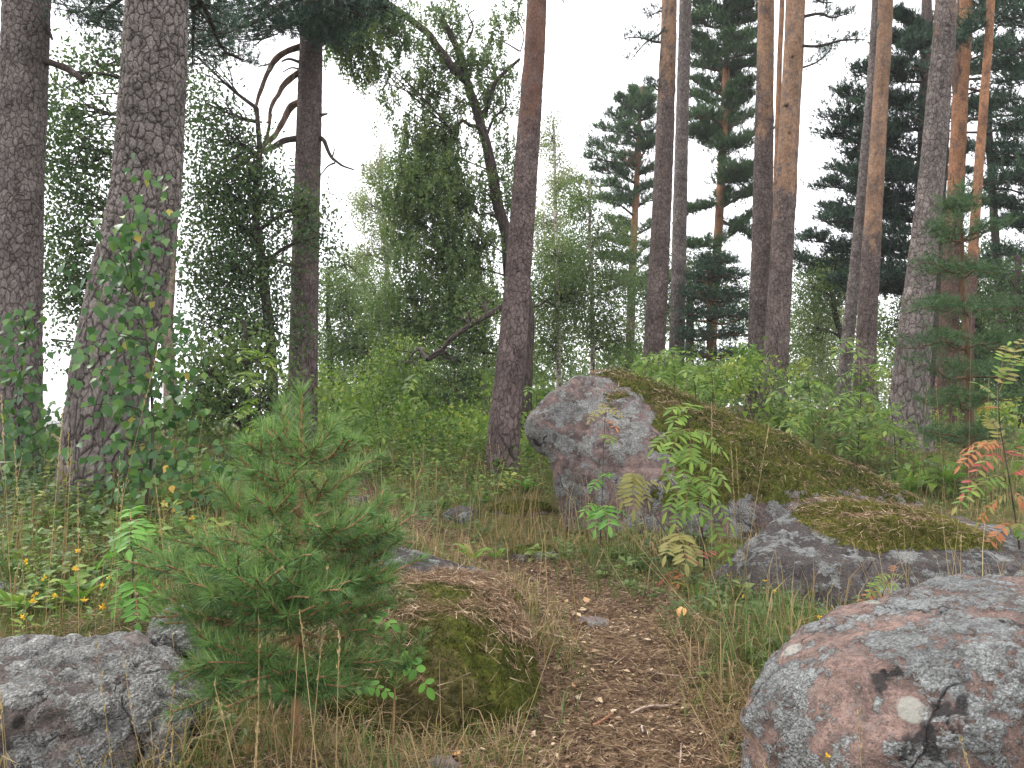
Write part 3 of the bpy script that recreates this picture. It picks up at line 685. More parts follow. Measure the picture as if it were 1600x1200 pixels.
# ------------------------------------------------------------------ trunks
def trunk_mesh(spec, d, ext, nr, ns, up=(99, 100), flare=0.0, wob=0.05, seed=0):
    """spec: (px, py, width_px) from top to base"""
    pts = [P(a, b, d) for a, b, c in spec]
    rad = [c / F * d / 2 for a, b, c in spec]
    b = pts[-1]
    g = float(H(np.array(b[0]), np.array(b[1])))
    dirn = norm(pts[-2] - pts[-1])
    if b[2] > g - 0.25:
        k = (b[2] - (g - 0.3)) / max(dirn[2], 0.3)
        pts.append(b - dirn * k); rad.append(rad[-1] * (1.0 + 0.12 * k))
    if ext > 0:
        t = norm(pts[0] - pts[1]); t = norm(t + [0, 0, 0.6])
        pts.insert(0, pts[0] + t * ext); rad.insert(0, rad[0] * max(0.45, 1 - ext * 0.07))
    pts = np.array(pts)[::-1]; rad = np.array(rad)[::-1]
    seg = np.concatenate([[0], np.cumsum(np.linalg.norm(np.diff(pts, axis=0), axis=1))])
    tt = np.linspace(0, 1, nr)
    cen = catmull(pts, nr * 4)
    sl = np.concatenate([[0], np.cumsum(np.linalg.norm(np.diff(cen, axis=0), axis=1))])
    cen = np.stack([np.interp(tt * sl[-1], sl, cen[:, k]) for k in range(3)], -1)
    s = tt * sl[-1]
    r = np.interp(s / s[-1], seg / seg[-1], rad)
    t_, u_, v_ = frames(cen)
    a = np.arange(ns) * TAU / ns
    ca, sa = np.cos(a), np.sin(a)
    R0 = r.mean()
    q = np.stack([np.broadcast_to(ca * 1.2, (nr, ns)), np.broadcast_to(sa * 1.2, (nr, ns)), np.repeat(s[:, None], ns, 1) * 0.8], -1) + seed * 7.7
    rr = r[:, None] * (1 + wob * fbm(q, 3))
    hb = np.clip(s - 0.3, 0, 9)[:, None]
    if flare: rr = rr + r[:, None] * flare * np.exp(-hb / 0.35) * (0.6 + 0.6 * np.sin(a * 3 + seed) * np.sin(a * 2 + 1.3 * seed) + 0.3 * np.sin(a * 5 + seed * 2))
    V = cen[:, None] + rr[..., None] * (u_[:, None] * ca[None, :, None] + v_[:, None] * sa[None, :, None])
    sq = s if not flare else np.concatenate([[0], np.cumsum(np.diff(s) * (0.42 + 0.58 * sstep(0.6, 3.2, s[1:])))])     # longer furrows near the foot
    bc = np.stack([np.broadcast_to(R0 * ca, (nr, ns)), np.broadcast_to(R0 * sa, (nr, ns)), np.repeat(sq[:, None], ns, 1)], -1).reshape(-1, 3) + seed * 3.3
    z = cen[:, 2]
    tint = np.repeat(np.clip((z - up[0]) / (up[1] - up[0]), 0, 1)[:, None], ns, 1).ravel()
    i = np.arange(nr - 1)[:, None] * ns; j = np.arange(ns)[None]; k = (j + 1) % ns
    mb = MB(); mb.add(V, np.stack([i + j, i + k, i + ns + k, i + ns + j], -1).reshape(-1, 4), tint, 0, bc)
    top = cen[-1]
    return mb, cen, r, top
def zpx(py, d): return P(800, py, d)[2]

_crown = {}
def high_crown(kind):
    """one shared crown well above the frame, so that the trees are whole"""
    if kind in _crown: return _crown[kind]
    r = np.random.default_rng(5 if kind == 'pine' else 6)
    mb = MB(); cen = []; dr = []
    for i in range(26):
        a = r.random() * TAU; h = r.uniform(-1.2, 2.6); L = r.uniform(0.7, 1.9) * (1 - max(h, 0) * 0.22)
        e = np.array([math.cos(a) * L, math.sin(a) * L, h + 0.25])
        p = catmull([[0, 0, h], [e[0] * .5, e[1] * .5, h - .02], e], 6)
        tube(mb, p, np.linspace(0.03, 0.008, 6), 4, 0.5, 1)
        for j in range(12):
            c = p[r.integers(2, 6)] + r.normal(0, 0.16, 3) * [1, 1, .5]
            cen.append(c); dr.append([r.normal() * .5, r.normal() * .5, 1])
    needles(mb, np.array(cen), np.array(dr), 10, 0.16, 0.02, 0.8, None, r)
    _crown[kind] = mb.mesh('crown', [M['needle_dark'], M['limb_orange']])
    return _crown[kind]
def pine(label, spec, d, ext=5.0, bark='bark_grey', up=(99, 100), nr=200, ns=40, flare=0.25, seed=1, group='tall pine trunks', crown=True, name='pine_tree'):
    mb, cen, r, top = trunk_mesh(spec, d, ext, int(nr * .8), int(ns * .75), up, flare, 0.05, seed)
    b = cen[0].copy()
    root = empty(name, b, label, 'pine tree', group)
    mb.build('trunk', M[bark], root, bc=True)
    if crown:
        c = bpy.data.objects.new('crown', high_crown('pine')); C.objects.link(c); c.parent = root
        c.location = [float(q) for q in (top - b)]
        c.rotation_euler = (0, 0, seed * 1.3); c['kind'] = 'stuff'
    return root, cen, r
T = {}
T['left'] = pine('grey plated pine trunk cut by the left edge, birch leaves over its foot', [(42,0,64),(36,150,65),(30,300,66),(27,450,66),(24,600,70),(14,800,82)], 7.0, 5, 'bark_grey', nr=520, ns=96, flare=.3, seed=1)
T['big'] = pine('thickest pine trunk, flaring and leaning, partly covered by birch leaves', [(246,0,86),(238,150,91),(228,300,95),(202,440,106),(178,560,110),(162,690,108),(154,800,110)], 5.5, 6, 'bark_furrow', nr=620, ns=128, flare=.14, seed=2)
T['branchy'] = pine('straight brown pine trunk with curved bare limbs on its left side', [(488,0,33),(484,150,36),(480,300,39),(476,450,41),(473,600,43),(471,680,46)], 11.0, 5, 'bark_brown', nr=420, ns=56, flare=.2, seed=3)
T['centre'] = pine('leaning red brown pine trunk just left of the big boulder', [(839,0,31),(830,150,34),(822,260,36),(808,450,39),(799,560,44),(790,650,46),(786,725,49)], 8.6, 5, 'bark_brown', (zpx(420, 8.6), zpx(-120, 8.6)), nr=520, ns=72, flare=.16, seed=4)
T['pair_a'] = pine('pine trunk above the boulder, thicker of two close behind it', [(1046,0,24),(1040,180,27),(1033,350,29),(1026,470,31),(1020,600,33)], 13.0, 5, 'bark_far', (zpx(500, 13), zpx(-250, 13)), nr=340, ns=48, seed=5)
T['pair_b'] = pine('slimmer cracked grey pine trunk right of its thicker neighbour above the boulder', [(1071,0,18),(1066,180,19),(1062,350,21),(1058,520,23),(1054,600,24)], 15.0, 5, 'bark_grey', nr=300, ns=40, seed=6)
T['flaky'] = pine('pine trunk with orange flaking bark on its left edge, left of a close pair', [(1197,0,25),(1194,200,27),(1191,350,29),(1187,480,30),(1183,640,32)], 12.2, 5, 'bark_far', (zpx(420, 12.2), zpx(-60, 12.2)), nr=420, ns=56, seed=7)
T['orange_pair'] = pine('pine trunk with patchy orange upper bark, right of a close pair', [(1243,0,30),(1234,180,31),(1226,320,33),(1217,480,34),(1208,650,38)], 11.6, 5, 'bark_far', (zpx(470, 11.6), zpx(120, 11.6)), nr=420, ns=56, seed=8)
T['thin_between'] = pine('thin orange pine trunk seen in the gap between the close pair', [(1222,0,8),(1218,100,8),(1213,300,10),(1209,450,10),(1205,600,11)], 19.0, 4, 'bark_orange', (zpx(500, 19), zpx(300, 19)), nr=160, ns=24, seed=9)
T['orange_mid'] = pine('tall smooth orange topped pine trunk crossing the layered dark crown', [(1384,0,22),(1376,150,23),(1367,300,25),(1359,430,27),(1352,560,29),(1350,650,33)], 13.0, 5, 'bark_far', (zpx(480, 13), zpx(260, 13)), nr=340, ns=48, seed=10)
T['grey_lean'] = pine('thin grey leaning trunk crossing behind the smooth orange pine', [(1366,60,12),(1352,240,14),(1338,400,16),(1324,540,18),(1316,640,20)], 14.5, 5, 'bark_grey', nr=280, ns=36, seed=11)
T['pale_right'] = pine('thick pale grey pine trunk on the right with bare straw at its foot', [(1478,0,30),(1468,130,32),(1455,280,35),(1440,420,40),(1430,520,46),(1421,620,54),(1417,700,62)], 9.5, 5, 'bark_grey', (zpx(250, 9.5), zpx(-260, 9.5)), nr=460, ns=64, flare=.3, seed=12)
T['forked'] = pine('orange pine trunk forking near the top of the frame', [(1512,-60,20),(1508,40,21),(1501,140,22),(1496,250,24),(1489,380,25),(1482,520,27),(1476,640,30)], 13.5, 4, 'bark_orange', (zpx(420, 13.5), zpx(230, 13.5)), nr=340, ns=48, seed=13)
T['thin_right'] = pine('slender orange pine trunk near the right edge beyond the fork', [(1548,0,12),(1538,150,13),(1528,280,14),(1518,430,15),(1511,560,17),(1508,690,19)], 12.0, 4, 'bark_orange', (zpx(480, 12), zpx(300, 12)), nr=300, ns=32, seed=14)
T['behind_pale'] = pine('dark trunk half hidden behind the thick pale grey pine', [(1476,150,16),(1468,300,18),(1462,420,20),(1459,520,22),(1457,640,26)], 14.0, 5, 'bark_brown', nr=240, ns=32, seed=15)
T['right_dark'] = pine('dark leaning trunk near the right edge behind the young pine', [(1556,380,11),(1562,450,13),(1568,530,15),(1575,620,17)], 15.0, 3, 'bark_brown', nr=160, ns=24, seed=16)

# the fork of the forked pine and bare limbs of the branchy one
def limb(root, pts, r0, r1, mat, name='limb', sides=8, n=None, extra=()):
    mb = MB()
    p = catmull(np.array(pts), n or len(pts) * 6)
    p = p + 0.03 * np.stack([vnoise(p * 5 + k * 9) for k in range(3)], -1) * np.linspace(0, 1, len(p))[:, None] ** .5
    tube(mb, p, np.linspace(r0, r1, len(p)) * (1 + .18 * vnoise(p * 9)), sides)
    for e in extra:
        q = catmull(np.array(e[0]), len(e[0]) * 5); tube(mb, q, np.linspace(e[1], e[2], len(q)), 5)
    return mb.build(name, M[mat], root)
R = T['forked'][0]
limb(R, Pn([(1498,150,13.5),(1494,110,13.5),(1497,60,13.5),(1502,0,13.6),(1505,-60,13.6)]), .1, .08, 'limb_orange')
R = T['branchy'][0]; d = 11
limb(R, Pn([(474,72,d),(448,80,d-.1),(426,98,d-.3),(413,125,d-.4),(404,150,d-.5),(396,170,d-.6)]), .05, .02, 'limb_orange', extra=[(Pn([(440,86,d-.1),(420,100,d-.1),(403,104,d-.1)]), .02, .008), (Pn([(468,97,d),(452,92,d-.1),(440,96,d-.2)]), .025, .012)])
limb(R, Pn([(472,110,d),(455,122,d-.1),(440,140,d-.2),(428,160,d-.4),(418,190,d-.6)]), .048, .02, 'limb_orange', extra=[(Pn([(470,108,d),(455,106,d),(441,113,d)]), .016, .008)])
limb(R, Pn([(472,158,d),(455,166,d),(444,186,d-.1),(430,210,d-.2),(415,225,d-.4),(405,245,d-.5),(398,290,d-.5)]), .06, .02, 'limb_orange', extra=[(Pn([(415,225,d-.4),(420,200,d-.4),(424,178,d-.4)]), .03, .015)])
limb(R, Pn([(470,215,d),(445,221,d-.1),(415,235,d-.3),(390,248,d-.5),(350,275,d-.7)]), .05, .02, 'twig_dark')
limb(R, Pn([(498,214,d),(508,222,d-.1),(514,240,d-.2),(522,250,d-.2),(536,258,d-.3),(553,263,d-.3)]), .036, .012, 'twig_dark', extra=[(Pn([(519,247,d-.2),(522,236,d-.2),(525,228,d-.2)]), .014, .004), (Pn([(524,254,d-.2),(512,260,d-.2),(499,276,d-.1)]), .016, .007)])
limb(R, Pn([(498,182,d),(505,180,d),(512,178,d)]), .03, .012, 'twig_dark', n=5)
R = T['left'][0]; d = 7
limb(R, Pn([(70,95,d),(85,98,d),(105,106,d),(118,118,d-.1),(128,126,d-.1)]), .04, .022, 'twig_dark')
limb(R, Pn([(72,42,d),(80,52,d),(84,58,d)]), .022, .01, 'twig_dark', n=5)
limb(R, Pn([(12,140,d),(6,110,d),(2,85,d),(-14,60,d)]), .04, .02, 'twig_dark')
limb(R, Pn([(12,90,d),(4,78,d),(-8,66,d),(-30,60,d)]), .03, .012, 'twig_dark')
# knots on the orange pair trunk
for (a, b, rr_) in ((1229,163,.03),(1233,207,.035),(1238,88,.025)):
    c = P(a, b, 11.6 - .125)
    mb = MB(); p = np.array([c + [0, 0.10, 0], c + [0, 0.0, 0], c + [0, -0.035, 0], c + [0, -0.03, 0]]); tube(mb, p, [rr_ * 1.3, rr_, rr_ * .7, rr_ * .35], 9, 0.5)
    mb.build('knot', M['twig_brown'], T['orange_pair'][0])

# ------------------------------------------------------------------ pine crowns with layered pads
def pads(mbw, mbn, start, end, r0, seed, ntw=9, tpt=9, tw=0.35, up=0.12, nl=0.085, nw=0.009, k=9, from_=0.3, sag=0.0):
    r = np.random.default_rng(seed)
    start = np.asarray(start, float); end = np.asarray(end, float)
    L = np.linalg.norm(end - start)
    m1 = start + (end - start) * 0.35 + [0, 0, -sag * L] + r.normal(0, 0.06 * L, 3)
    m2 = start + (end - start) * 0.7 + [0, 0, -sag * L * .6] + r.normal(0, 0.03 * L, 3)
    p = catmull([start, m1, m2, end], 12)
    tube(mbw, p, np.linspace(r0, r0 * 0.2, 12), 5)
    cen, dr, tn = [], [], []
    ax = norm(end - start)
    side = norm(np.cross(ax, [0, 0, 1]))
    for i in range(ntw):
        t = from_ + (1 - from_) * (i + r.random()) / ntw
        q = p[min(11, int(t * 11))]
        l = tw * L * r.uniform(0.5, 1.1) * (1.15 - t * 0.6)
        sgn = 1 if i % 2 else -1
        e = q + norm(ax * r.uniform(.3, 1.0) + side * sgn * r.uniform(.3, 1) + [0, 0, r.uniform(-.15, .3)]) * l
        pp = catmull([q, (q + e) / 2 + [0, 0, -.03 * l], e], 5)
        tube(mbw, pp, np.linspace(r0 * .3, r0 * .1, 5), 3, cap=False)
        for j in range(tpt):
            f = r.uniform(.2, 1.02)
            c = q + (e - q) * f + r.normal(0, 0.16 * l + 0.05, 3) * [1, 1, .5] + [0, 0, 0.03]
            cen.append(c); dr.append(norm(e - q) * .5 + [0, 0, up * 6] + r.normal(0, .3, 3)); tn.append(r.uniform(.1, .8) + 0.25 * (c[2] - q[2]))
    needles(mbn, np.array(cen), np.array(dr), k, nl, nw, 0.75, np.clip(tn, 0, 1), r, along=nl * .8)
def crown_limbs(root, specs, mat='needle_dark', wood='twig_dark', name='crown', **kw):
    """specs: (start px,py,d) (end px,py,d) radius; boughs joined into the crown's wood and needles"""
    w = MB(); nb = MB()
    for i, (s0, e0, r0) in enumerate(specs): pads(w, nb, P(*s0), P(*e0), r0, 100 + i * 7 + int(s0[0]), **kw)
    a = w.build('boughs', M[wood], root, 'stuff'); b = nb.build(name, M[mat], root, 'stuff')
    return a, b
rr = random.Random(11)
# layered pine on the right, depth 17
sil = [(20,1400),(60,1375),(100,1340),(140,1315),(175,1296),(205,1290),(240,1330),(262,1300),(290,1282),(320,1292),(345,1275),(375,1255),(400,1245),(425,1262),(445,1300)]
d = 17.0
root, cen, r_ = pine('dark layered pine with wide flat boughs behind the orange trunk', [(1448,0,14),(1446,150,18),(1443,300,22),(1440,450,26),(1438,600,30)], d, 3, 'bark_brown', nr=160, ns=24, seed=21, group='pines with dark crowns', crown=True)
sp = []
for (y, x) in sil:
    sp.append(((1443, y + rr.uniform(20, 50), d), (x, y, d + rr.uniform(-1.2, .8)), .045))
    sp.append(((1443, y + rr.uniform(15, 40), d), (x + rr.uniform(30, 60), y + rr.uniform(6, 18), d + rr.uniform(-1.5, 1.5)), .035))
    if y % 2 == 0: sp.append(((1443, y + rr.uniform(10, 40), d), (1443 + rr.uniform(50, 120), y + rr.uniform(-10, 25), d + rr.uniform(-1, 2)), .035))
crown_limbs(root, sp, ntw=26, tpt=18, tw=.30, k=11, nl=.12, nw=.016, from_=.10)
# orange pine above the boulder's top, depth 21
d = 21.0
root, cen, r_ = pine('slim orange pine with a dense dark top between the straight trunks', [(1140,0,9),(1134,120,11),(1128,260,13),(1120,400,14),(1114,480,16),(1110,600,16)], d, 3, 'bark_orange', (zpx(640, d), zpx(500, d)), nr=200, ns=24, seed=22, group='pines with dark crowns', crown=False)
sp = []
for (y, x0, x1) in [(-20,1100,1190),(5,1090,1180),(30,1085,1182),(55,1082,1180),(75,1078,1185),(100,1085,1180),(125,1088,1178),(150,1080,1172),(180,1085,1170),(205,1082,1195),(300,1185,1130),(265,1150,1192)]:
    for x in (x0, x1, (x0 + x1) / 2 + rr.uniform(-25, 25)):
        sp.append(((1131, y + rr.uniform(12, 30), d), (x, y, d + rr.uniform(-1.6, 1.2)), .05))
sp += [((1125,215,d),(1082,206,d-.5),.05),((1118,318,d),(1075,330,d-.6),.06),((1126,345,d),(1180,375,d-.3),.05),((1120,380,d),(1170,340,d),.04),((1118,390,d),(1078,382,d-1),.04)]
sp += [((1122,250,d),(1175,300,d-1),.05),((1124,240,d),(1165,225,d-1.5),.04),((1122,230,d),(1090,175,d),.04)]
crown_limbs(root, sp, mat='needle_mid', wood='limb_orange', ntw=18, tpt=16, tw=.42, k=10, nl=.14, nw=.018, from_=.12)
# pine with red dead branch, depth 26
d = 26.0
root, cen, r_ = pine('far pine with a red brown dead branch cluster on its trunk', [(1003,135,3),(999,200,7),(994,300,10),(989,400,12),(985,520,14),(983,600,14)], d, 0, 'bark_orange', (zpx(480, d), zpx(420, d)), nr=200, ns=20, seed=23, group='pines with dark crowns', crown=False)
sp = []
for (y, x0, x1) in [(140,985,1015),(155,962,1018),(175,948,1020),(200,938,1022),(222,918,1022),(245,915,990),(262,925,1025),(285,900,1030),(310,935,1030),(345,945,1035),(375,950,1040),(400,940,1030),(430,950,1040)]:
    for x in (x0, x1, (x0 + 1000) / 2):
        sp.append(((1000 if y < 250 else 992, y + rr.uniform(10, 30), d), (x + rr.uniform(-4, 4), y, d + rr.uniform(-1.3, 1.3)), .045))
crown_limbs(root, sp, mat='needle_mid', ntw=13, tpt=12, tw=.36, k=9, nl=.17, nw=.022, from_=.15)
nb = MB(); c_ = np.array([P(*q) for q in [(995 + rr.gauss(0, 14), 250 + rr.gauss(0, 6), 25.8 + rr.gauss(0, .25)) for _ in range(70)]])
needles(nb, c_, runit(70) + [0, 0, .3], 12, .13, .014, .9, 0.5); nb.build('dead_needles', M['needle_dead'], root, 'stuff')
# pine boughs coming in from the right edge, depth 14
d = 14.0
root, cen, r_ = pine('pine just outside the right edge sending dark boughs into the frame', [(1672,-100,20),(1668,100,22),(1662,300,26),(1655,620,32)], d, 3, 'bark_brown', nr=120, ns=24, seed=24, group='pines with dark crowns')
sp = []
for (y, x) in [(-30,1560),(0,1540),(30,1555),(70,1535),(100,1520),(125,1565),(165,1500),(195,1545),(235,1510),(262,1550),(300,1520),(325,1560),(355,1545),(395,1550),(440,1545),(480,1560)]:
    for q in range(2): sp.append(((1663, y + rr.uniform(-10, 30), d), (x + rr.uniform(-12, 35), y + rr.uniform(-12, 12), d + rr.uniform(-1.6, 1.4)), .035))
sp.append(((1560,-5,12.5),(1500,70,12.2),.03))
crown_limbs(root, sp, mat='needle_dark', ntw=15, tpt=14, tw=.34, k=9, nl=.12, nw=.014, from_=.12)
# boughs in front of the centre-right trunks near the top
root = T['orange_pair'][0]
crown_limbs(root, [((1240,30,11.6),(1330,20,11.2),.03),((1240,70,11.6),(1352,62,11.0),.03),((1240,-20,11.6),(1300,5,12.2),.03),((1240,110,11.6),(1300,75,12),.02)], ntw=9, tpt=9, tw=.22, k=9, nl=.08, nw=.009)
root = T['pair_a'][0]
crown_limbs(root, [((1045,30,13),(985,95,12.6),.03),((1045,60,13),(975,60,13.2),.03),((1045,0,13),(1010,30,13.4),.02),((1043,140,13),(1012,128,13),.02)], ntw=8, tpt=8, tw=.3, k=9, nl=.08, nw=.009)
root = T['centre'][0]
crown_limbs(root, [((838,-40,8.6),(882,5,8.4),.02),((838,-60,8.6),(900,-10,8.7),.02)], ntw=7, tpt=8, tw=.3, k=10, nl=.07, nw=.006)
# dark boughs at the top left, from the branchy and the biggest trunk
root = T['branchy'][0]; d = 11
crown_limbs(root, [((487,10,d),(400,70,d-1.6),.04),((487,-10,d),(340,40,d-2),.045),((487,-40,d),(300,70,d-1.4),.045),((487,-20,d),(560,25,d-.8),.035),((487,0,d),(610,12,d-.4),.035),((487,30,d),(530,50,d-.7),.02),
   ((487,-60,d),(430,10,d-2.4),.04),((487,-50,d),(520,-5,d-1.5),.04),((487,20,d),(440,40,d-1.0),.03),((487,40,d),(505,70,d-.9),.02),((487,-60,d),(380,-10,d-2),.03),((487,-30,d),(575,-20,d-1),.03)], ntw=24, tpt=13, tw=.42, k=12, nl=.085, nw=.008, from_=.25)
root = T['big'][0]; d = 5.5
crown_limbs(root, [((246,-60,d),(150,45,d+1.6),.03),((246,-80,d),(110,20,d+1.8),.03),((246,-40,d),(190,80,d+1.4),.02),((250,-60,d),(330,30,d+1.8),.03),((250,-60,d),(370,90,d+2.2),.03),((250,-90,d),(300,110,d+2.6),.03)], ntw=18, tpt=13, tw=.24, k=13, nl=.075, nw=.0065)
# ------------------------------------------------------------------ broadleaved trees
def leafy(mbw, mbl, trunk, blobs, L, per, droop=0.25, wood_r=0.035, clump=0.16, seed=0, asp=0.75, twig=0.012, jit=0.35, hang=0, tri=False, mult=1.0):
    """blobs: (px, py, d, rx_px, ry_px, rd_m, nclumps). Limbs run from the trunk to each blob, twigs on to each leaf clump."""
    r = np.random.default_rng(seed)
    trunk = np.asarray(trunk, float)
    tri = tri or blobs[0][2] >= 12.5
    if tri: per = int(per * 1.7 / 4) * 4; L = L * .95
    for (bx, by, bd, rx, ry, rd, nc) in blobs:
        c0 = P(bx, by, bd); RX, RY = rx / F * bd, ry / F * bd
        a = trunk[np.argmin(np.linalg.norm(trunk - c0, axis=1) + 0.9 * np.clip(trunk[:, 2] - c0[2] + .25, 0, 9))]
        D = np.linalg.norm(c0 - a)
        lp = catmull([a, a + (c0 - a) * .45 + [0, 0, .08 * D] + r.normal(0, .06 * D, 3), c0], 10)
        wr_ = wood_r * (.4 if hang else 1)
        if D > 0.3: tube(mbw, lp, np.linspace(wr_, wr_ * .35, 10), 5)
        u = runit(nc, r) * (r.random((nc, 1)) ** 0.45)
        cc = c0 + u * [RX, rd, RY]
        pos = []; cen = []
        for q in cc:
            s0 = lp[r.integers(3, 10)]
            mid = (s0 + q) / 2 + r.normal(0, .10, 3)
            tp = catmull([s0, mid, q], 5)
            if r.random() < (0.22 if hang else 0.5): tube(mbw, tp, np.linspace(twig, twig * .35, 5), 3, cap=False)
        n = nc * per
        base = np.repeat(cc, per, 0)
        f = r.random((n, 1))
        dirc = np.repeat(norm(u + r.normal(0, .5, (nc, 3)) + [0, 0, -.1]), per, 0)
        pos = base + r.normal(0, clump, (n, 3)) * [1, 1, .7] + dirc * f * clump * 1.6
        pos[:, 2] -= droop * (r.random(n) ** 1.5) * 1.2
        if hang: # draw leaves into hanging strands
            k = np.repeat(r.normal(0, clump, (nc * 4, 3)), max(per // 4, 1), 0)
            if len(k) == n: pos = base + k * [1, 1, .6] + r.normal(0, .025, (n, 3)); pos[:, 2] -= hang * r.random(n)
        ax = r.normal(0, .6, (n, 3)) + [0, 0, -.7]
        tn = np.clip(0.5 + 0.25 * np.repeat(r.normal(0, 1, nc), per) + r.normal(0, .18, n), 0, 1)
        leaves(mbl, pos, ax, runit(n, r) + [0, 0, .6], L * r.uniform(.7, 1.2, n), L * asp * r.uniform(.7, 1.1, n), tn, tri)
def slim_trunk(spec, d, bark, root, ns=10, nr=60, wob=.05):
    pts = [P(a, b, d) for a, b, c in spec]; rad = [c / F * d / 2 for a, b, c in spec]
    b = pts[-1]; g = float(H(np.array(b[0]), np.array(b[1])))
    if b[2] > g - .1: pts.append(np.array([b[0] + .03, b[1], g - .15])); rad.append(rad[-1] * 1.1)
    pts = np.array(pts)[::-1]; rad = np.array(rad)[::-1]
    p = catmull(pts, nr); r = np.interp(np.linspace(0, 1, nr), np.linspace(0, 1, len(rad)), rad)
    p[1:, :2] += 0.02 * d / 14 * np.stack([vnoise(p[1:] * 1.7 + 5), vnoise(p[1:] * 1.7 + 55)], -1)
    if root is None: return p, r
    mb = MB(); tube(mb, p, r * (1 + wob * vnoise(p * 5)), ns); mb.build('trunk', M[bark], root)
    return p, r
def broad(name, label, spec, d, bark, leafm, blobs, L=.05, per=26, cat='tree', group=None, wood='twig_dark', extra_limbs=(), **kw):
    p, r = slim_trunk(spec, d, bark, None)
    root = empty(name, p[0], label, cat, group)
    slim_trunk(spec, d, bark, root)
    w_, l_ = MB(), MB()
    anc = [p]
    for pts, r0, r1 in extra_limbs: anc.append(catmull(np.array(Pn(pts)), 20))
    leafy(w_, l_, np.concatenate(anc), blobs, L, per, **kw)
    for pts, r0, r1 in extra_limbs:
        q = catmull(np.array(Pn(pts)), len(pts) * 6); q = q + 0.03 * np.stack([vnoise(q * 3 + k * 9) for k in range(3)], -1)
        mb = MB(); tube(mb, q, np.linspace(r0, r1, len(q)), 7); mb.build('limb', M[bark], root)
    w_.build('twigs', M[wood], root, 'stuff'); l_.build('crown', M[leafm], root, 'stuff')
    return root
GB = 'birches and other leafy trees of the wood'
d = 14.0
broad('birch_tree', 'large crooked dark stemmed birch with a drooping crown left of the leaning trunk',
  [(690,30,9),(708,62,10),(724,100,12),(733,140,14),(745,175,15),(760,220,16),(768,262,17),(778,320,18),(792,370,19),(797,420,20),(803,520,22),(812,610,24)], d, 'twig_dark', 'leaf_mid',
  [(650,250,d,42,55,.6,60),(640,330,d,50,50,.7,60),(700,310,d-.4,50,60,.7,70),(730,380,d-.3,60,50,.7,70),(660,400,d,60,50,.8,70),(640,470,d+.3,70,50,.9,80),(720,460,d-.5,60,50,.8,70),
   (680,150,d,34,40,.4,26),(660,200,d,50,30,.5,34),(745,150,d,50,30,.4,20),(785,110,d,24,40,.3,12),(700,80,d,50,35,.4,16),(650,60,d,30,20,.3,8),(770,60,d,40,30,.3,8),(700,220,d,40,40,.5,30),(780,230,d,30,50,.4,16),(620,520,d,60,40,.8,50),(745,520,d-.2,40,40,.6,30),(750,300,d,30,40,.5,22),(615,160,d,14,26,.2,6),(800,300,d+.4,30,50,.4,20),(690,25,d,50,24,.4,22),(655,120,d,30,40,.3,18),(740,100,d,40,40,.4,22),(640,290,d-.3,40,40,.5,36),(690,270,d-.3,40,40,.5,36),(790,20,d,30,20,.3,10),
   (560,25,d-1.5,42,26,.3,40),(602,22,d-1,36,26,.3,36),(552,70,d-1.5,18,36,.2,22),(585,80,d-1.3,12,36,.15,14),(530,50,d-1.5,22,36,.2,20),(628,60,d-.8,16,22,.15,10),(575,118,d-1.3,5,16,.1,5)],
  L=.055, per=48, group=GB, seed=1, hang=.24, wood_r=.045,
  extra_limbs=[([(727,125,d),(705,105,d-.2),(685,78,d-.3),(660,45,d-.4),(630,22,d-.5),(600,2,d-.7),(560,-30,d-1.2)],.085,.04), ([(765,258,d),(752,205,d-.1),(735,196,d-.2),(722,190,d-.3),(708,205,d-.3)],.05,.02),
   ([(752,182,d),(762,165,d-.1),(775,130,d-.2),(792,110,d-.2),(812,92,d-.2)],.055,.025),([(762,208,d),(772,185,d+.1),(788,168,d+.1),(790,130,d+.1)],.03,.012),([(780,345,d),(765,336,d),(748,334,d-.1)],.03,.012),
   ([(728,66,d),(738,40,d),(732,22,d),(742,15,d)],.022,.01),([(815,0,d),(808,25,d),(818,55,d),(812,80,d)],.012,.012)])
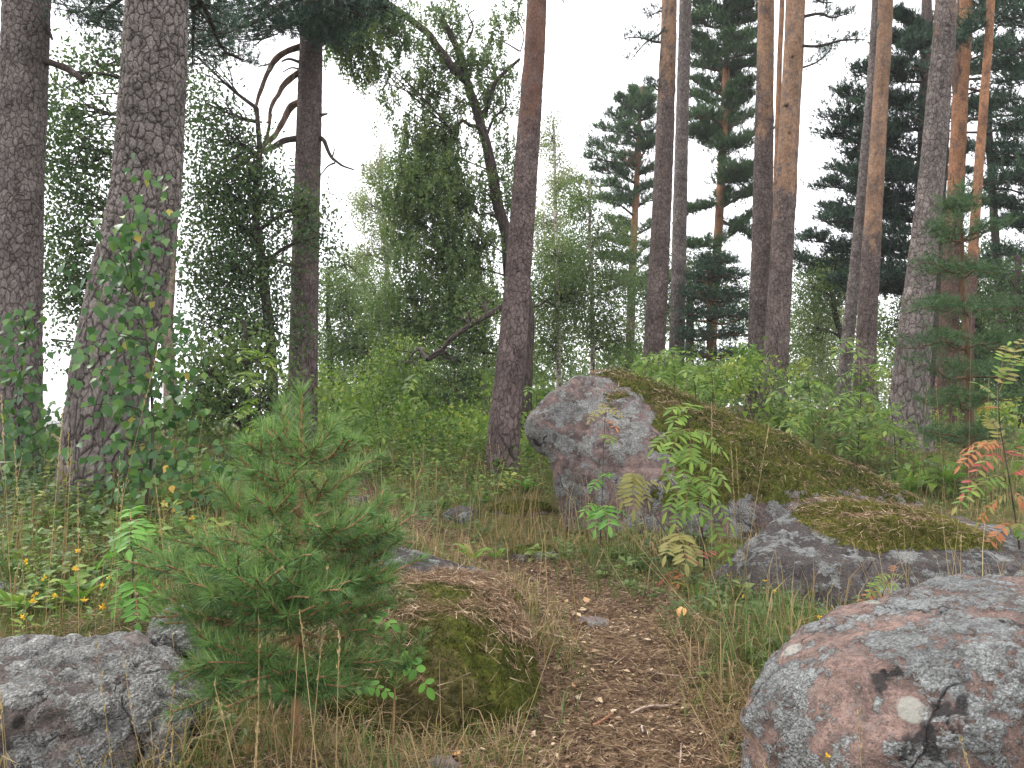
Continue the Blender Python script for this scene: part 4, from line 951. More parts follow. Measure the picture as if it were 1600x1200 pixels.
# limb reaching left from behind the centre trunk
d = 11.5
root = broad('alder_tree', 'dark tree behind the centre pine with one long bare limb curving down left', [(822,430,9),(826,500,20),(822,560,24),(818,640,28)], d, 'twig_dark', 'leaf_mid',
  [(700,560,d+.5,50,26,.4,26),(640,560,d+.5,50,30,.5,26),(760,470,d,26,24,.3,10),(730,490,d,30,16,.3,8)], L=.05, per=26, group=GB, seed=3,
  extra_limbs=[([(812,486,d),(790,478,d-.1),(768,490,d-.2),(745,502,d-.3),(725,516,d-.3),(705,530,d-.4),(692,545,d-.4)],.055,.03),([(735,508,d-.3),(722,498,d-.3),(712,494,d-.3)],.018,.008),([(695,545,d-.4),(680,552,d-.4),(668,562,d-.4)],.03,.012),([(818,482,d),(840,478,d),(855,470,d)],.02,.01)])
for (nm, lab, spec, dd, lm, blobs, sd_, LL) in [
  ('birch_tree', 'tall pale feathery birch rising into the sky left of the crooked birch', [(596,225,3),(600,330,6),(606,450,8),(612,600,9)], 25, 'leaf_pale', [(590,255,25,16,34,.5,34),(580,320,25,36,36,.8,50),(600,390,25,48,44,.9,60),(560,400,25,26,30,.6,26),(620,320,25,26,50,.7,36),(580,460,25,55,44,.9,60)], 4, .07),
  ('birch_tree', 'pale birch top showing just right of the leaning centre pine', [(866,190,3),(868,330,6),(870,500,8),(872,590,9)], 24, 'leaf_pale', [(862,215,24,16,36,.5,24),(876,290,24,30,44,.7,44),(856,350,24,36,50,.7,46),(880,400,24,44,40,.8,46)], 5, .07),
  ('birch_tree', 'white stemmed young birch close right of the centre pine', [(868,330,4),(871,420,5),(872,500,7),(874,590,8)], 16, 'leaf_mid', [(870,400,16,44,44,.6,60),(850,470,16,36,50,.6,56),(890,460,16,40,50,.6,56),(860,540,16,40,36,.6,44)], 6, .052),
  ('birch_tree', 'white stemmed young birch above the left shoulder of the big boulder', [(921,280,4),(922,380,5),(924,470,7),(927,590,8)], 17, 'leaf_mid', [(912,310,17,34,44,.6,50),(935,370,17,50,44,.7,70),(900,430,17,50,50,.7,70),(955,450,17,40,50,.7,60),(925,520,17,50,40,.7,60),(970,530,17,30,30,.5,30)], 7, .052),
  ('birch_tree', 'thin white birch stem in the middle of the thicket left of the centre pine', [(748,380,4),(753,470,6),(757,540,8),(759,640,10)], 15, 'leaf_mid', [(740,430,15,40,36,.5,30),(790,560,15,36,40,.5,30),(700,520,15.6,50,44,.6,50),(745,590,15,36,30,.5,34)], 8, .05),
  ('birch_tree', 'short broken looking birch stem low in the thicket beside the boards', [(638,540,6),(640,600,8),(642,650,10),(643,700,11)], 13, 'leaf_bright', [(630,570,13,40,36,.5,40),(590,600,13,44,44,.5,50),(660,620,13,30,30,.4,26)], 9, .05),
  ('leafy_tree', 'bright leafy tree between the branchy pine and the pale birch', [(512,430,5),(514,500,8),(516,560,10),(518,650,11)], 17, 'leaf_mid', [(520,440,17,26,40,.6,36),(545,480,17,44,50,.8,70),(520,540,17,44,44,.8,60),(580,540,17,44,50,.8,70),(560,430,19,44,34,.8,50),(600,590,17,44,40,.7,50)], 10, .055),
  ('leafy_tree', 'dark round tree behind the slim orange pine', [(1075,420,8),(1078,500,12),(1080,600,14)], 20, 'leaf_dark', [(1060,430,20,30,50,.7,50),(1100,440,20,44,50,.8,60),(1150,470,20,36,50,.7,50),(1020,480,20,44,40,.8,50),(1000,440,20,26,40,.6,34)], 11, .06),
  ('alder_tree', 'crooked leafy tree framed between the close pair and the grey leaning trunk', [(1296,440,6),(1308,500,9),(1318,540,12),(1322,640,14)], 17, 'leaf_mid', [(1270,450,17,36,36,.6,50),(1310,440,17,40,30,.6,44),(1265,510,17,36,40,.6,40),(1300,410,18,50,24,.7,34)], 12, .055),
  ('birch_tree', 'yellow green birch with a thin white stem glowing in the gap', [(1272,470,3),(1278,530,4),(1283,590,5),(1284,640,5)], 24, 'leaf_pale', [(1290,500,24,44,36,.8,60),(1285,560,24,50,36,.8,70),(1300,600,24,44,26,.7,50)], 13, .065),
  ('leafy_tree', 'green tree filling the space behind the forked and slender pines', [(1520,380,7),(1524,460,11),(1530,560,13),(1532,640,14)], 18, 'leaf_mid', [(1530,420,18,60,44,.9,80),(1570,480,18,50,50,.9,80),(1500,480,18,50,40,.9,60),(1400,500,18,44,40,.8,50),(1540,550,18,60,44,.9,80),(1440,560,18,50,30,.8,50)], 14, .06),
  ('leafy_tree', 'darker leafy tree cut by the right edge', [(1590,400,9),(1592,500,12),(1596,620,14)], 12, 'leaf_dark', [(1590,460,12,36,60,.6,60),(1590,540,12,44,44,.6,50),(1570,600,12,40,30,.5,40)], 15, .055)]:
    broad(nm, lab, spec, dd, 'birch_bark' if nm == 'birch_tree' else 'twig_dark', lm, blobs, L=LL, per=34, group=GB, seed=sd_, droop=.25)
# left: leafy silhouettes between the near trunks
d = 9.5
broad('birch_tree', 'birch with peeling tan and white bark standing close behind the thickest pine', [(275,-40,12),(276,100,13),(274,250,15),(266,400,17),(262,500,18),(266,600,20),(268,700,22)], d, 'birch_bark_tan', 'leaf_dark',
  [(110,170,9,44,36,.5,40),(130,230,9,50,50,.5,60),(110,310,9,40,50,.5,54),(130,380,9,44,40,.5,50),(100,430,9,40,30,.4,36),(150,100,9.4,50,44,.5,36),(100,110,9,26,34,.4,14),(160,440,9,30,30,.4,22),(95,470,9,14,36,.2,9),(120,500,9.0,14,36,.2,8),(80,530,9,14,30,.2,6),(70,250,9,14,60,.3,16)],
  L=.055, per=27, group=GB, seed=20, droop=.12, clump=.14, wood_r=.03)
d = 10.0
broad('leafy_tree', 'dark stemmed leafy tree between the thickest and the branchy pine', [(402,170,7),(404,240,9),(398,330,12),(412,430,15),(424,560,17),(428,680,18)], d, 'twig_dark', 'leaf_dark',
  [(320,160,d,40,40,.5,30),(350,220,d,50,50,.6,60),(330,300,d,50,50,.6,70),(390,270,d,44,50,.6,60),(370,350,d,60,50,.7,80),(430,300,d,34,40,.5,34),(330,420,d,50,50,.6,70),(400,420,d,60,50,.7,80),(340,500,d,60,50,.6,70),(420,510,d,50,50,.6,54),(480,320,d-.3,26,40,.4,26),(500,370,d-.3,18,36,.3,12),(310,90,d,30,40,.4,16),(470,420,d+1.5,26,60,.4,26)],
  L=.055, per=28, group=GB, seed=21, droop=.15, clump=.14, wood_r=.03)
broad('leafy_tree', 'leafy tree with light catching sprays low behind the young pine', [(380,500,6),(386,560,9),(390,690,12)], 8.5, 'twig_dark', 'leaf_mid',
  [(320,580,8.5,50,36,.5,44),(390,560,8.5,44,40,.5,50),(300,640,8.5,50,26,.5,30),(420,620,8.5,44,36,.5,36),(360,620,8.5,50,36,.5,34)], L=.06, per=22, group=GB, seed=22, droop=.08, clump=.12)

# ------------------------------------------------------------------ distant wood and thicket
def scatter_fol(name, label, cat, mat, boxes, L, seed, kind='stuff', per=26, clump=.3, asp=.8, rough=30, cull=.0):
    r = np.random.default_rng(seed); mb = MB()
    for (x0, x1, y0, y1, d0, d1, n) in boxes:
        px = r.uniform(x0, x1, n); py = r.uniform(y0, y1, n); dd = r.uniform(d0, d1, n)
        v = fbm(np.stack([px / 70, px * 0 + seed, dd * .6], -1), 3)
        k = (py > y0 + (y1 - y0) * .35 * (1 - 2.4 * v)) & (vnoise(np.stack([px / 22, py / 22, dd], -1)) > -1 + cull)
        px, py, dd = px[k], py[k], dd[k]
        c = np.array([P(a, b, e) for a, b, e in zip(px, py, dd)])
        g = H(c[:, 0], c[:, 1]); c = c[c[:, 2] > g + .05]
        if not len(c): continue
        m = len(c) * per
        sz = np.repeat(r.choice([.65, .9, 1.15, 1.6], len(c)), per)
        sp_c = np.repeat(r.choice([.6, 1.0, 1.3], len(c)), per)[:, None]
        base = np.repeat(c, per, 0) + r.normal(0, clump, (m, 3)) * [1, 1, .7] * sp_c
        tn = np.clip(.5 + .24 * np.repeat(r.normal(0, 1, len(c)), per) + r.normal(0, .15, m), 0, 1)
        leaves(mb, base, r.normal(0, .6, (m, 3)) + [0, 0, -.4], runit(m, r) + [0, 0, .7], L * sz * r.uniform(.7, 1.2, m), L * asp * sz * r.choice([.5, 1.0], m), tn, True)
    o = mb.build(name, M[mat], None, kind); tag(o, label, cat); return o
scatter_fol('far_wood', 'far green treetops and thicket closing the view behind the trunks', 'woodland', 'leaf_mid', [(500,1640,440,640,32,48,900),(560,1640,380,520,40,50,240),(480,900,560,690,26,34,520)], .17, 31, per=50, clump=.6)
scatter_fol('far_wood', 'paler far foliage low between the trees', 'woodland', 'leaf_pale', [(520,1100,470,680,34,44,260),(1200,1640,480,640,30,40,240)], .16, 32, per=40, clump=.55)
scatter_fol('undergrowth', 'green leafy undergrowth in the middle distance left of the centre pine', 'undergrowth', 'leaf_bright', [(440,790,560,700,11,16,560),(480,780,630,720,9.5,12,240),(820,880,590,720,9,13,110)], .055, 33, per=40, clump=.15, cull=.25)
scatter_fol('undergrowth', 'darker low undergrowth spread under the leafy trees', 'undergrowth', 'leaf_mid', [(300,800,600,700,13,18,380),(960,1200,540,620,14,17,260),(240,460,640,720,8.5,11,150)], .055, 34, per=40, clump=.18)
scatter_fol('undergrowth', 'bright green undergrowth behind the mossy back of the big boulder', 'undergrowth', 'leaf_bright', [(990,1180,540,625,9,12,130),(1200,1420,540,730,8.6,12,300),(1420,1640,620,745,9,14,230),(1330,1640,710,790,6.9,8.5,140)], .05, 35, per=40, clump=.12, cull=.45)
scatter_fol('undergrowth', 'darker saplings mixed into the undergrowth behind the big boulder', 'undergrowth', 'leaf_mid', [(990,1180,550,625,9.5,13,110),(1200,1420,570,730,9,13,240),(1420,1640,640,745,9.5,14,200)], .055, 37, per=36, clump=.14, cull=.35)
scatter_fol('undergrowth', 'leafy low plants around the foot of the two left pines', 'undergrowth', 'leaf_dark', [(-40,240,660,790,5.8,8,220),(200,420,680,760,6.2,8,80)], .05, 36, per=22, clump=.10)

# ------------------------------------------------------------------ young dark pines of the middle distance
def young_pine(name, label, spec, d, levels, mat='needle_mid', group='young pines', nl=.06, nw=.004, k=12, wood='twig_brown', tp=11, seedo=0, needles_from=.2, cat='young pine'):
    """levels: (py, [(end px, end py, dd), ...])"""
    p, r_ = slim_trunk(spec, d, wood, None)
    root = empty(name, p[0], label, cat, group)
    slim_trunk(spec, d, wood, root, ns=9)
    for li, (py, ends) in enumerate(levels):
        z = P(800, py, d)[2]; st = p[np.argmin(np.abs(p[:, 2] - z))]
        for ei, (ex, ey, dd) in enumerate(ends):
            w_, n_ = MB(), MB()
            pads(w_, n_, st, P(ex, ey, d + dd), .012 * d / 7, 500 + li * 13 + ei + seedo, ntw=8, tpt=tp, tw=.34, up=.02, nl=nl, nw=nw, k=k, from_=needles_from)
            b = w_.build('branch', M[wood], root)
            q = n_.build('needle_sprays', M[mat], b, 'stuff', origin=root.location)
    return root
rr = random.Random(5)
lv = [(338,[(1478,322,-.1),(1520,318,.1),(1505,300,0)])]
for y, w_ in [(375,55),(430,70),(490,80),(545,85),(590,90),(640,85),(690,75)]:
    e = []
    for q in range(5):
        a = q / 5 * TAU + rr.uniform(-.4, .4) + y
        e.append((1512 + w_ * math.cos(a) * rr.uniform(.75, 1.2) - 8, y - rr.uniform(2, 22) + 20 * math.sin(a) * .2, .45 * math.sin(a)))
    lv.append((y, e))
young_pine('young_pine', 'young pine with soft whorled branches in front of the right hand trunks', [(1500,310,4),(1503,400,7),(1508,500,10),(1514,600,13),(1517,700,15)], 6.8, lv, 'needle_mid', seedo=40)
lv = [(y, [(1100 + wq * math.cos(a), y - 8 + 6 * math.sin(a), math.sin(a)) for a in [q * 1.05 + y for q in range(6)]]) for y, wq in [(415,22),(440,40),(470,55),(500,60),(530,62),(560,60)]]
young_pine('young_pine', 'dense dark young pine behind the two trunks above the boulder', [(1104,395,4),(1108,500,9),(1110,600,11)], 14, [(y, [(x + 22, yy, dd) for x, yy, dd in e]) for y, e in lv], 'needle_dark', nl=.09, nw=.009, k=12, tp=10, seedo=80)
lv = [(y, [(712 + wq * math.cos(a), y - 6 + 6 * math.sin(a), math.sin(a)) for a in [q * 1.25 + y for q in range(5)]]) for y, wq in [(570,20),(600,36),(630,44),(655,46)]]
young_pine('young_pine', 'small dark young pine standing behind the weathered boards', [(708,545,3),(711,620,6),(713,700,8)], 15.5, lv, 'needle_dark', nl=.09, nw=.009, k=11, tp=9, seedo=120)

# ------------------------------------------------------------------ weathered boards in the grass
def boxm(mb, c, s, rz=0, ry=0):
    c = np.asarray(c); x, y, z = np.array(s) / 2
    V = np.array([(a * x, b * y, e * z) for e in (-1, 1) for b in (-1, 1) for a in (-1, 1)])
    ca, sa = math.cos(ry), math.sin(ry); V = np.stack([V[:, 0] * ca + V[:, 2] * sa, V[:, 1], -V[:, 0] * sa + V[:, 2] * ca], -1)
    ca, sa = math.cos(rz), math.sin(rz); V = np.stack([V[:, 0] * ca - V[:, 1] * sa, V[:, 0] * sa + V[:, 1] * ca, V[:, 2]], -1)
    mb.add(V + c, [(0, 2, 3, 1), (4, 5, 7, 6), (0, 1, 5, 4), (2, 6, 7, 3), (0, 4, 6, 2), (1, 3, 7, 5)])
d = 12.5
root = empty('board_bench', P(695, 715, d), 'low weathered wooden boards on stubby posts in the grass beyond the path', 'wooden bench')
for (x, y, wd, hh, dy) in [(705,683,1.35,.17,0),(700,701,1.15,.05,-.10)]:
    mb = MB(); boxm(mb, P(x, y, d) + [0, dy, 0], (wd, .04, hh), 0, .015); mb.build('board', M['board'], root, smooth=False)
for x in (638, 716, 758):
    mb = MB(); c = P(x, 703, d); boxm(mb, c + [0, .06, -.08], (.10, .07, .42)); mb.build('post', M['board'], root, smooth=False)
# ------------------------------------------------------------------ grass and litter on the ground
def polar(n, d0, d1, a0=-36.5, a1=36.5, power=1.0, r=None):
    r = r or rng
    d = d0 * (d1 / d0) ** (r.random(n) ** power)
    a = np.radians(r.uniform(a0, a1, n))
    return d * np.tan(a), d
def place_ok(x, y, reach=0.0):
    z = H(x, y)
    ok = np.array([not under_rock(a, b, c) for a, b, c in zip(x, y, z)])
    return ok, z
def blades(mb, x, y, z, h, w_, lean, tint, r):
    n = len(x); a = r.random(n) * TAU
    b = np.stack([x, y, z - .01], -1)
    dr = np.stack([np.cos(a), np.sin(a), np.zeros(n)], -1)
    sdv = np.stack([-np.sin(a + r.normal(0, .8, n)), np.cos(a + r.normal(0, .8, n)), np.zeros(n)], -1) * (w_ / 2)[:, None]
    ln = lean[:, None]; hh = h[:, None]
    m = b + dr * ln * hh * .35 + [0, 0, 1] * hh * .62
    t = b + dr * ln * hh * 1.1 + [0, 0, 1] * hh * (1.0 - .35 * ln)
    V = np.stack([b - sdv, b + sdv, m - sdv * .75, m + sdv * .75, t], 1).reshape(-1, 3)
    i = np.arange(n)[:, None] * 5
    mb.add(V, np.concatenate([i + [0, 1, 3], i + [0, 3, 2], i + [2, 3, 4]]), np.repeat(tint, 5))
gr = np.random.default_rng(77)
GP = [(800,755,8.2,.9,1.0),(740,780,7.4,.7,.9),(700,800,6.6,.5,.6),(1150,965,3.7,.42,.8),(1080,930,4.3,.4,.7),(1230,960,3.9,.35,.75),(1200,1030,3.2,.28,.7),(560,760,7.5,.6,.5),(1480,770,7.5,1.3,.9),(120,900,3.8,.6,.8),(40,860,4.6,.6,.6),
      (1250,740,8.5,1.4,.8),(620,790,7,.25,.5),(950,890,4.9,.35,.6),(1000,1010,3.35,.2,.6),(880,900,4.6,.3,.5),(700,840,5.8,.35,.6),(280,890,3.8,.4,.6),(1050,1010,3.4,.22,.5)]
GPw = [(P(a, b, c), rr_, s_) for a, b, c, rr_, s_ in GP]
def green_at(x, y):
    g = np.zeros_like(x)
    for p_, rr_, s_ in GPw: g = np.maximum(g, s_ * np.exp(-((x - p_[0]) ** 2 + (y - p_[1]) ** 2) / (rr_ * rr_)))
    return g
def grass(name, label, mat, n, d0, d1, hr, per, seed, want, wr=(.0016, .0035), lean=(.2, 1.0), spread=.05):
    r = np.random.default_rng(seed)
    x, y = polar(n, d0, d1, r=r)
    p = want(x, y)
    k = r.random(n) < p
    x, y = x[k], y[k]
    ok, z = place_ok(x, y); x, y = x[ok], y[ok]
    m = len(x)
    q = np.stack([x, y, x * 0], -1)
    hh = np.repeat(r.uniform(hr[0], hr[1], m) * (0.75 + .4 * vnoise(q * 2)), per)
    tt = np.repeat(np.clip(.42 + .35 * fbm(q * 1.6 + 3, 3) - .25 * green_at(x, y) + r.normal(0, .08, m), 0, 1), per)
    X_ = np.repeat(x, per) + r.normal(0, spread, m * per); Y_ = np.repeat(y, per) + r.normal(0, spread, m * per)
    N_ = m * per; Z_ = H(X_, Y_)
    mb = MB()
    blades(mb, X_, Y_, Z_, hh * r.uniform(.5, 1.15, N_), r.uniform(*wr, N_) * (1 + Y_ * .09), r.uniform(*lean, N_), np.clip(tt + r.normal(0, .13, N_), 0, 1), r)
    o = mb.build(name, M[mat], None, 'stuff'); tag(o, label, 'grass'); return o
def patchy(x, y):
    q = np.stack([x, y, x * 0], -1)
    v = np.clip(.62 + 1.5 * fbm(q * 1.3 + 8, 3), .05, 1)
    lowleft = sstep(3.0, 2.5, y) * sstep(.1, -.2, x) * .5
    return v * (1 - lowleft)
outp = lambda x, y: sstep(-.14, .16, path_d(x, y) + .12 * fbm(np.stack([x, y, x * 0], -1) * 5, 2))
grass('grass', 'fine green grass growing in patches beside the path and boulders', 'grass', 10500, 2.2, 12, (.10, .27), 9, 1, lambda x, y: np.clip(green_at(x, y) * 1.1, 0, 1) * outp(x, y) + .12 * outp(x, y))
grass('dry_grass', 'short dry yellow brown grass covering the slopes', 'straw', 9500, 2.1, 13, (.09, .28), 8, 2, lambda x, y: (.75 - .45 * green_at(x, y)) * outp(x, y) * patchy(x, y), lean=(.4, 1.6))
grass('grass', 'olive turf of fine short blades over most of the ground', 'grass', 12000, 2.1, 11, (.03, .09), 7, 3, lambda x, y: .85 * outp(x, y) * patchy(x, y), wr=(.0018, .0035), lean=(.5, 1.6), spread=.06)
# tall wispy straw
grass('dry_grass', 'tall wispy straw stems standing thinly in the rough', 'straw', 2600, 3.2, 13, (.3, .65), 4, 4, lambda x, y: sstep(.05, .4, path_d(x, y)) * (.35 + .6 * sstep(0, .5, fbm(np.stack([x, y, x * 0], -1) * 1.1, 2) + .2)), wr=(.002, .0035), lean=(.1, .5), spread=.1)
# low leafy weeds and ferny scraps
def weeds(name, label, mat, patches, L, seed, per=14):
    r = np.random.default_rng(seed); mb = MB()
    for (px, py, d, rx, ry, n, hmax) in patches:
        c = P(px, py, d)
        x = c[0] + r.normal(0, rx, n); y = np.maximum(c[1] + r.normal(0, ry, n), 2.3)
        k = path_d(x, y) > .02; x, y = x[k], y[k]
        ok, z = place_ok(x, y); x, y, z = x[ok], y[ok], z[ok]; m = len(x)
        if not m: continue
        h = r.uniform(.3, 1, m) * hmax
        X_ = np.repeat(x, per); Y_ = np.repeat(y, per); f = r.random(m * per) ** .7
        a = r.random(m * per) * TAU; hh = np.repeat(h, per)
        rad = hh * .35 * (1.1 - f * .6)
        pos = np.stack([X_ + np.cos(a) * rad * .5, Y_ + np.sin(a) * rad * .5, np.repeat(z, per) + hh * f], -1)
        ax = np.stack([np.cos(a), np.sin(a), r.uniform(-.3, .5, m * per)], -1)
        sz = np.repeat(r.choice([.6, 1, 1.5], m), per) * r.uniform(.7, 1.2, m * per) * L * (1 + d * .04)
        asp = np.repeat(r.choice([.3, .5, .75], m), per)
        leaves(mb, pos, ax, np.array([0, -.2, 1.]) + .4 * runit(m * per, r), sz, sz * asp, np.clip(np.repeat(r.normal(.45, .25, m), per) + r.normal(0, .12, m * per), 0, 1))
    o = mb.build(name, M[mat], None, 'stuff'); tag(o, label, 'weeds')
weeds('weeds', 'mixed green leafy weeds growing through the grass of the left slope', 'leaf_bright',
  [(80,850,4.6,.6,.7,150,.26),(250,850,4.8,.5,.7,110,.2),(60,900,3.7,.4,.4,70,.2),(470,790,6.5,.7,.9,130,.3),(600,760,8.5,.7,.9,130,.4),(700,750,9,.6,.8,110,.35),(380,800,6,.7,.7,110,.25),(650,735,10.5,1.0,.8,120,.5),(830,790,7.2,.5,.5,70,.25),(20,800,6.5,.8,.6,120,.4)], .038, 301)
weeds('weeds', 'darker low leafy weeds around trunk bases, rocks and path edges', 'leaf_mid',
  [(150,830,5.2,.6,.5,150,.35),(130,870,4.2,.4,.4,60,.2),(660,800,6.6,.5,.5,60,.2),(1100,950,4.1,.35,.3,60,.12),(1230,985,3.75,.3,.2,50,.1),(1000,900,4.9,.5,.3,60,.1),(330,1130,2.6,.25,.2,24,.1),(1500,800,6.8,.8,.5,110,.35),(1300,740,8.3,.9,.5,110,.45),(560,840,5.4,.4,.4,50,.15),(950,870,5.2,.5,.2,40,.15),(1190,1060,3.0,.12,.25,20,.08)], .035, 302)

# needles, chips and shreds
def needle_litter(n, d0, d1, seed, name, label, prob, L=.05, W=.0022, mat='litter'):
    r = np.random.default_rng(seed)
    x, y = polar(n, d0, d1, r=r, power=1.1)
    k = r.random(n) < prob(x, y); x, y = x[k], y[k]
    z = H(x, y) + .004 + r.random(len(x)) * .012
    a = r.random(len(x)) * TAU
    dr = np.stack([np.cos(a), np.sin(a), r.normal(0, .18, len(x))], -1)
    mb = MB(); needles(mb, np.stack([x, y, z], -1), dr, 2, L, W, .22, np.clip(r.normal(.45, .25, len(x)), 0, 1), r)
    mb.V[0] = mb.V[0]; o = mb.build(name, M[mat], None, 'stuff'); tag(o, label, 'needle litter'); return o
needle_litter(60000, 2.05, 6.5, 5, 'fallen_needles', 'brown fallen pine needles matted over the path', lambda x, y: sstep(.35, -.1, path_d(x, y)) * .9 + .2 + .5 * (1 - patchy(x, y)), .06, .0026)
needle_litter(14000, 2.05, 9, 6, 'fallen_needles', 'pale straw coloured shreds mixed over path and slopes', lambda x, y: .35 + .2 * outp(x, y), .045, .003, 'straw')
def chips(n, seed, label):
    r = np.random.default_rng(seed)
    x, y = polar(n, 2.05, 7.5, r=r)
    k = r.random(n) < sstep(.3, -.15, path_d(x, y)) + .06; x, y = x[k], y[k]; m = len(x)
    z = H(x, y) + .008
    s_ = np.clip(r.lognormal(-4.75, .5, m), .003, .03)
    ax = runit(m, r) * [1, 1, .25]; nn = np.array([0, 0, 1.]) + runit(m, r) * .5
    mb = MB(); leaves(mb, np.stack([x, y, z], -1), ax, nn, s_ * 1.6, s_, np.clip(r.normal(.6, .3, m), 0, 1))
    o = mb.build('bark_chips', M['litter'], None, 'stuff'); tag(o, label, 'bark litter')
chips(16000, 8, 'small bark chips and leaf scraps strewn on the path')

# ------------------------------------------------------------------ the young pine in the foreground
def Pp(px, py, d): return P(px, py, d)
d0_ = 2.25
stem_px = [(470,612,2.25,.004),(471,660,2.25,.0055),(472,725,2.25,.008),(470,790,2.25,.010),(469,850,2.25,.012),(467,900,2.25,.0125),(465,960,2.25,.013),(464,1040,2.25,.0135),(462,1120,2.25,.014),(464,1180,2.25,.015)]
sp_ = np.array([P(a, b, c) for a, b, c, e in stem_px])[::-1]; sr_ = np.array([e for *_, e in stem_px])[::-1]
gz_ = float(H(np.array(sp_[0][0]), np.array(sp_[0][1])))
if sp_[0][2] > gz_ - .05: sp_ = np.vstack([[sp_[0][0], sp_[0][1], gz_ - .05], sp_]); sr_ = np.concatenate([[.017], sr_])
root = empty('young_pine', sp_[0], 'bushy young pine in the left foreground with long bright needles and orange shoots', 'young pine')
mb = MB(); pc_ = catmull(sp_, 50); tube(mb, pc_, np.interp(np.linspace(0, 1, 50), np.linspace(0, 1, len(sr_)), sr_), 9); mb.build('stem', M['sapling_stem'], root)
yr = np.random.default_rng(4)
def shoot(mbw, mbn, p, r0, r1, dens, nl, t0=0.0, tint0=.55):
    q = catmull(p, 14) if len(p) > 2 else catmull([p[0], (np.asarray(p[0]) + p[1]) / 2 + yr.normal(0, .004, 3), p[1]], 14)
    L = np.linalg.norm(np.diff(q, axis=0), axis=1).sum()
    tube(mbw, q, np.linspace(r0, r1, 14), 6)
    n = int(L * dens * (1 - t0))
    t = t0 + (1 - t0) * yr.random(n)
    i = np.clip((t * 13).astype(int), 0, 12); f = (t * 13 - i)[:, None]
    c = q[i] + (q[i + 1] - q[i]) * f
    ax = norm(q[i + 1] - q[i])
    rad = yr.normal(size=(n, 3)); rad = norm(rad - ax * (rad * ax).sum(1, keepdims=True))
    tilt = (.35 + .9 * t ** 2)[:, None]
    dr = norm(rad + ax * tilt + [0, 0, .12])
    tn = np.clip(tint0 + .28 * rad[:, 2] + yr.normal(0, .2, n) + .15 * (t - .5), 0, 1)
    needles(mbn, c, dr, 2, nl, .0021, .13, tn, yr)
    # bud tuft
    needles(mbn, np.repeat(q[-1:], 12, 0), norm(ax[-1:] + .55 * runit(12, yr)), 2, nl * .85, .0018, .1, tint0 + .15, yr)
    return q
w_, n_ = MB(), MB()
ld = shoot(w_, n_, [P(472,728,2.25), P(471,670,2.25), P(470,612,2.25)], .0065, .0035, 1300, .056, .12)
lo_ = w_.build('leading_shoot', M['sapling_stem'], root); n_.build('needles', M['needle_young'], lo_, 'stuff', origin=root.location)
BR = [((472,728),(412,666),-.06,.0045),((472,726),(530,652),.04,.0045),((471,724),(455,690),.12,.003),((471,726),(492,700),-.14,.003),
 ((470,800),(374,712),-.10,.006),((470,815),(512,748),-.12,.005),((470,812),(568,722),.16,.005),((470,810),(430,735),-.18,.0045),((470,812),(540,770),.20,.005),
 ((469,850),(350,775),-.05,.006),((469,855),(426,765),.14,.005),((469,855),(598,790),.12,.006),((469,858),(395,835),-.26,.006),((469,858),(525,822),-.26,.006),((469,858),(480,790),.26,.005),
 ((467,905),(243,888),-.02,.008),((467,900),(292,842),.08,.007),((467,905),(596,868),.05,.008),((467,908),(330,925),-.22,.008),((467,910),(425,938),-.36,.008),((467,908),(485,920),-.38,.007),((467,905),(558,905),-.16,.007),((467,905),(520,880),.3,.006),((467,900),(390,870),.3,.006),
 ((465,990),(330,1008),-.12,.007),((465,985),(370,985),.15,.006),((465,1000),(398,1035),-.22,.006),((465,985),(350,940),.0,.006),((465,985),(575,985),.05,.006),((465,1005),(540,1035),-.10,.005),((465,945),(590,935),.1,.005),((467,880),(290,870),.22,.006),((467,880),(355,890),-.34,.006),((467,890),(400,905),-.42,.006),((468,870),(560,850),.25,.006),((468,870),(450,870),-.34,.006),((465,930),(270,925),.12,.006),((466,940),(450,960),-.4,.006),((466,930),(380,960),-.3,.006),((466,940),(520,950),-.25,.006),((470,790),(452,765),.2,.004),((469,840),(575,835),-.1,.005),((470,790),(420,790),-.25,.004),((465,1000),(440,1055),-.25,.004),((465,1000),(345,1060),-.1,.004),((469,850),(615,830),-.05,.006),((467,900),(232,860),.1,.007),((467,905),(610,905),-.12,.007),((471,724),(440,655),.02,.004),((471,726),(560,690),-.08,.004),((471,728),(388,692),-.14,.004),((465,960),(255,955),-.02,.007),((465,990),(300,1040),-.02,.006),((464,1010),(420,1085),-.2,.004),((464,1010),(520,1075),-.12,.004),((464,1000),(330,1080),-.08,.004),((464,1010),(475,1075),-.25,.004),((471,760),(445,630),.16,.004)]
for bi, (a, b, dd, r0) in enumerate(BR):
    w_, n_ = MB(), MB()
    A = P(a[0], a[1], 2.25); B = P(b[0], b[1], 2.25 + dd); L = np.linalg.norm(B - A)
    mid = A + (B - A) * .55 + np.array([0, 0, -.10 * L]) + yr.normal(0, .012, 3)
    low = a[1] > 840
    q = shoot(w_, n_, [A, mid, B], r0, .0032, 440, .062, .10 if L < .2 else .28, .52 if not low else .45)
    ax = norm(B - mid); side = norm(np.cross(ax, [0, 0, 1])); 
    ns = 2 if L < .16 else (7 if low else 4)
    for k in range(ns):
        t = .38 + .55 * (k + 1) / (ns + 1)
        c = q[int(t * 13)]; sg = 1 if k % 2 else -1
        e = c + norm(ax * .8 + side * sg * yr.uniform(.4, .9) + [0, 0, yr.uniform(-.1, .6)]) * yr.uniform(.06, .13) * (1.15 if low else .85)
        shoot(w_, n_, [c, e], .0034, .0024, 430, .057, .02, .45 if low else .52)
    bo = w_.build('branch', M['sapling_stem'], root); n_.build('needles', M['needle_young'], bo, 'stuff', origin=root.location)
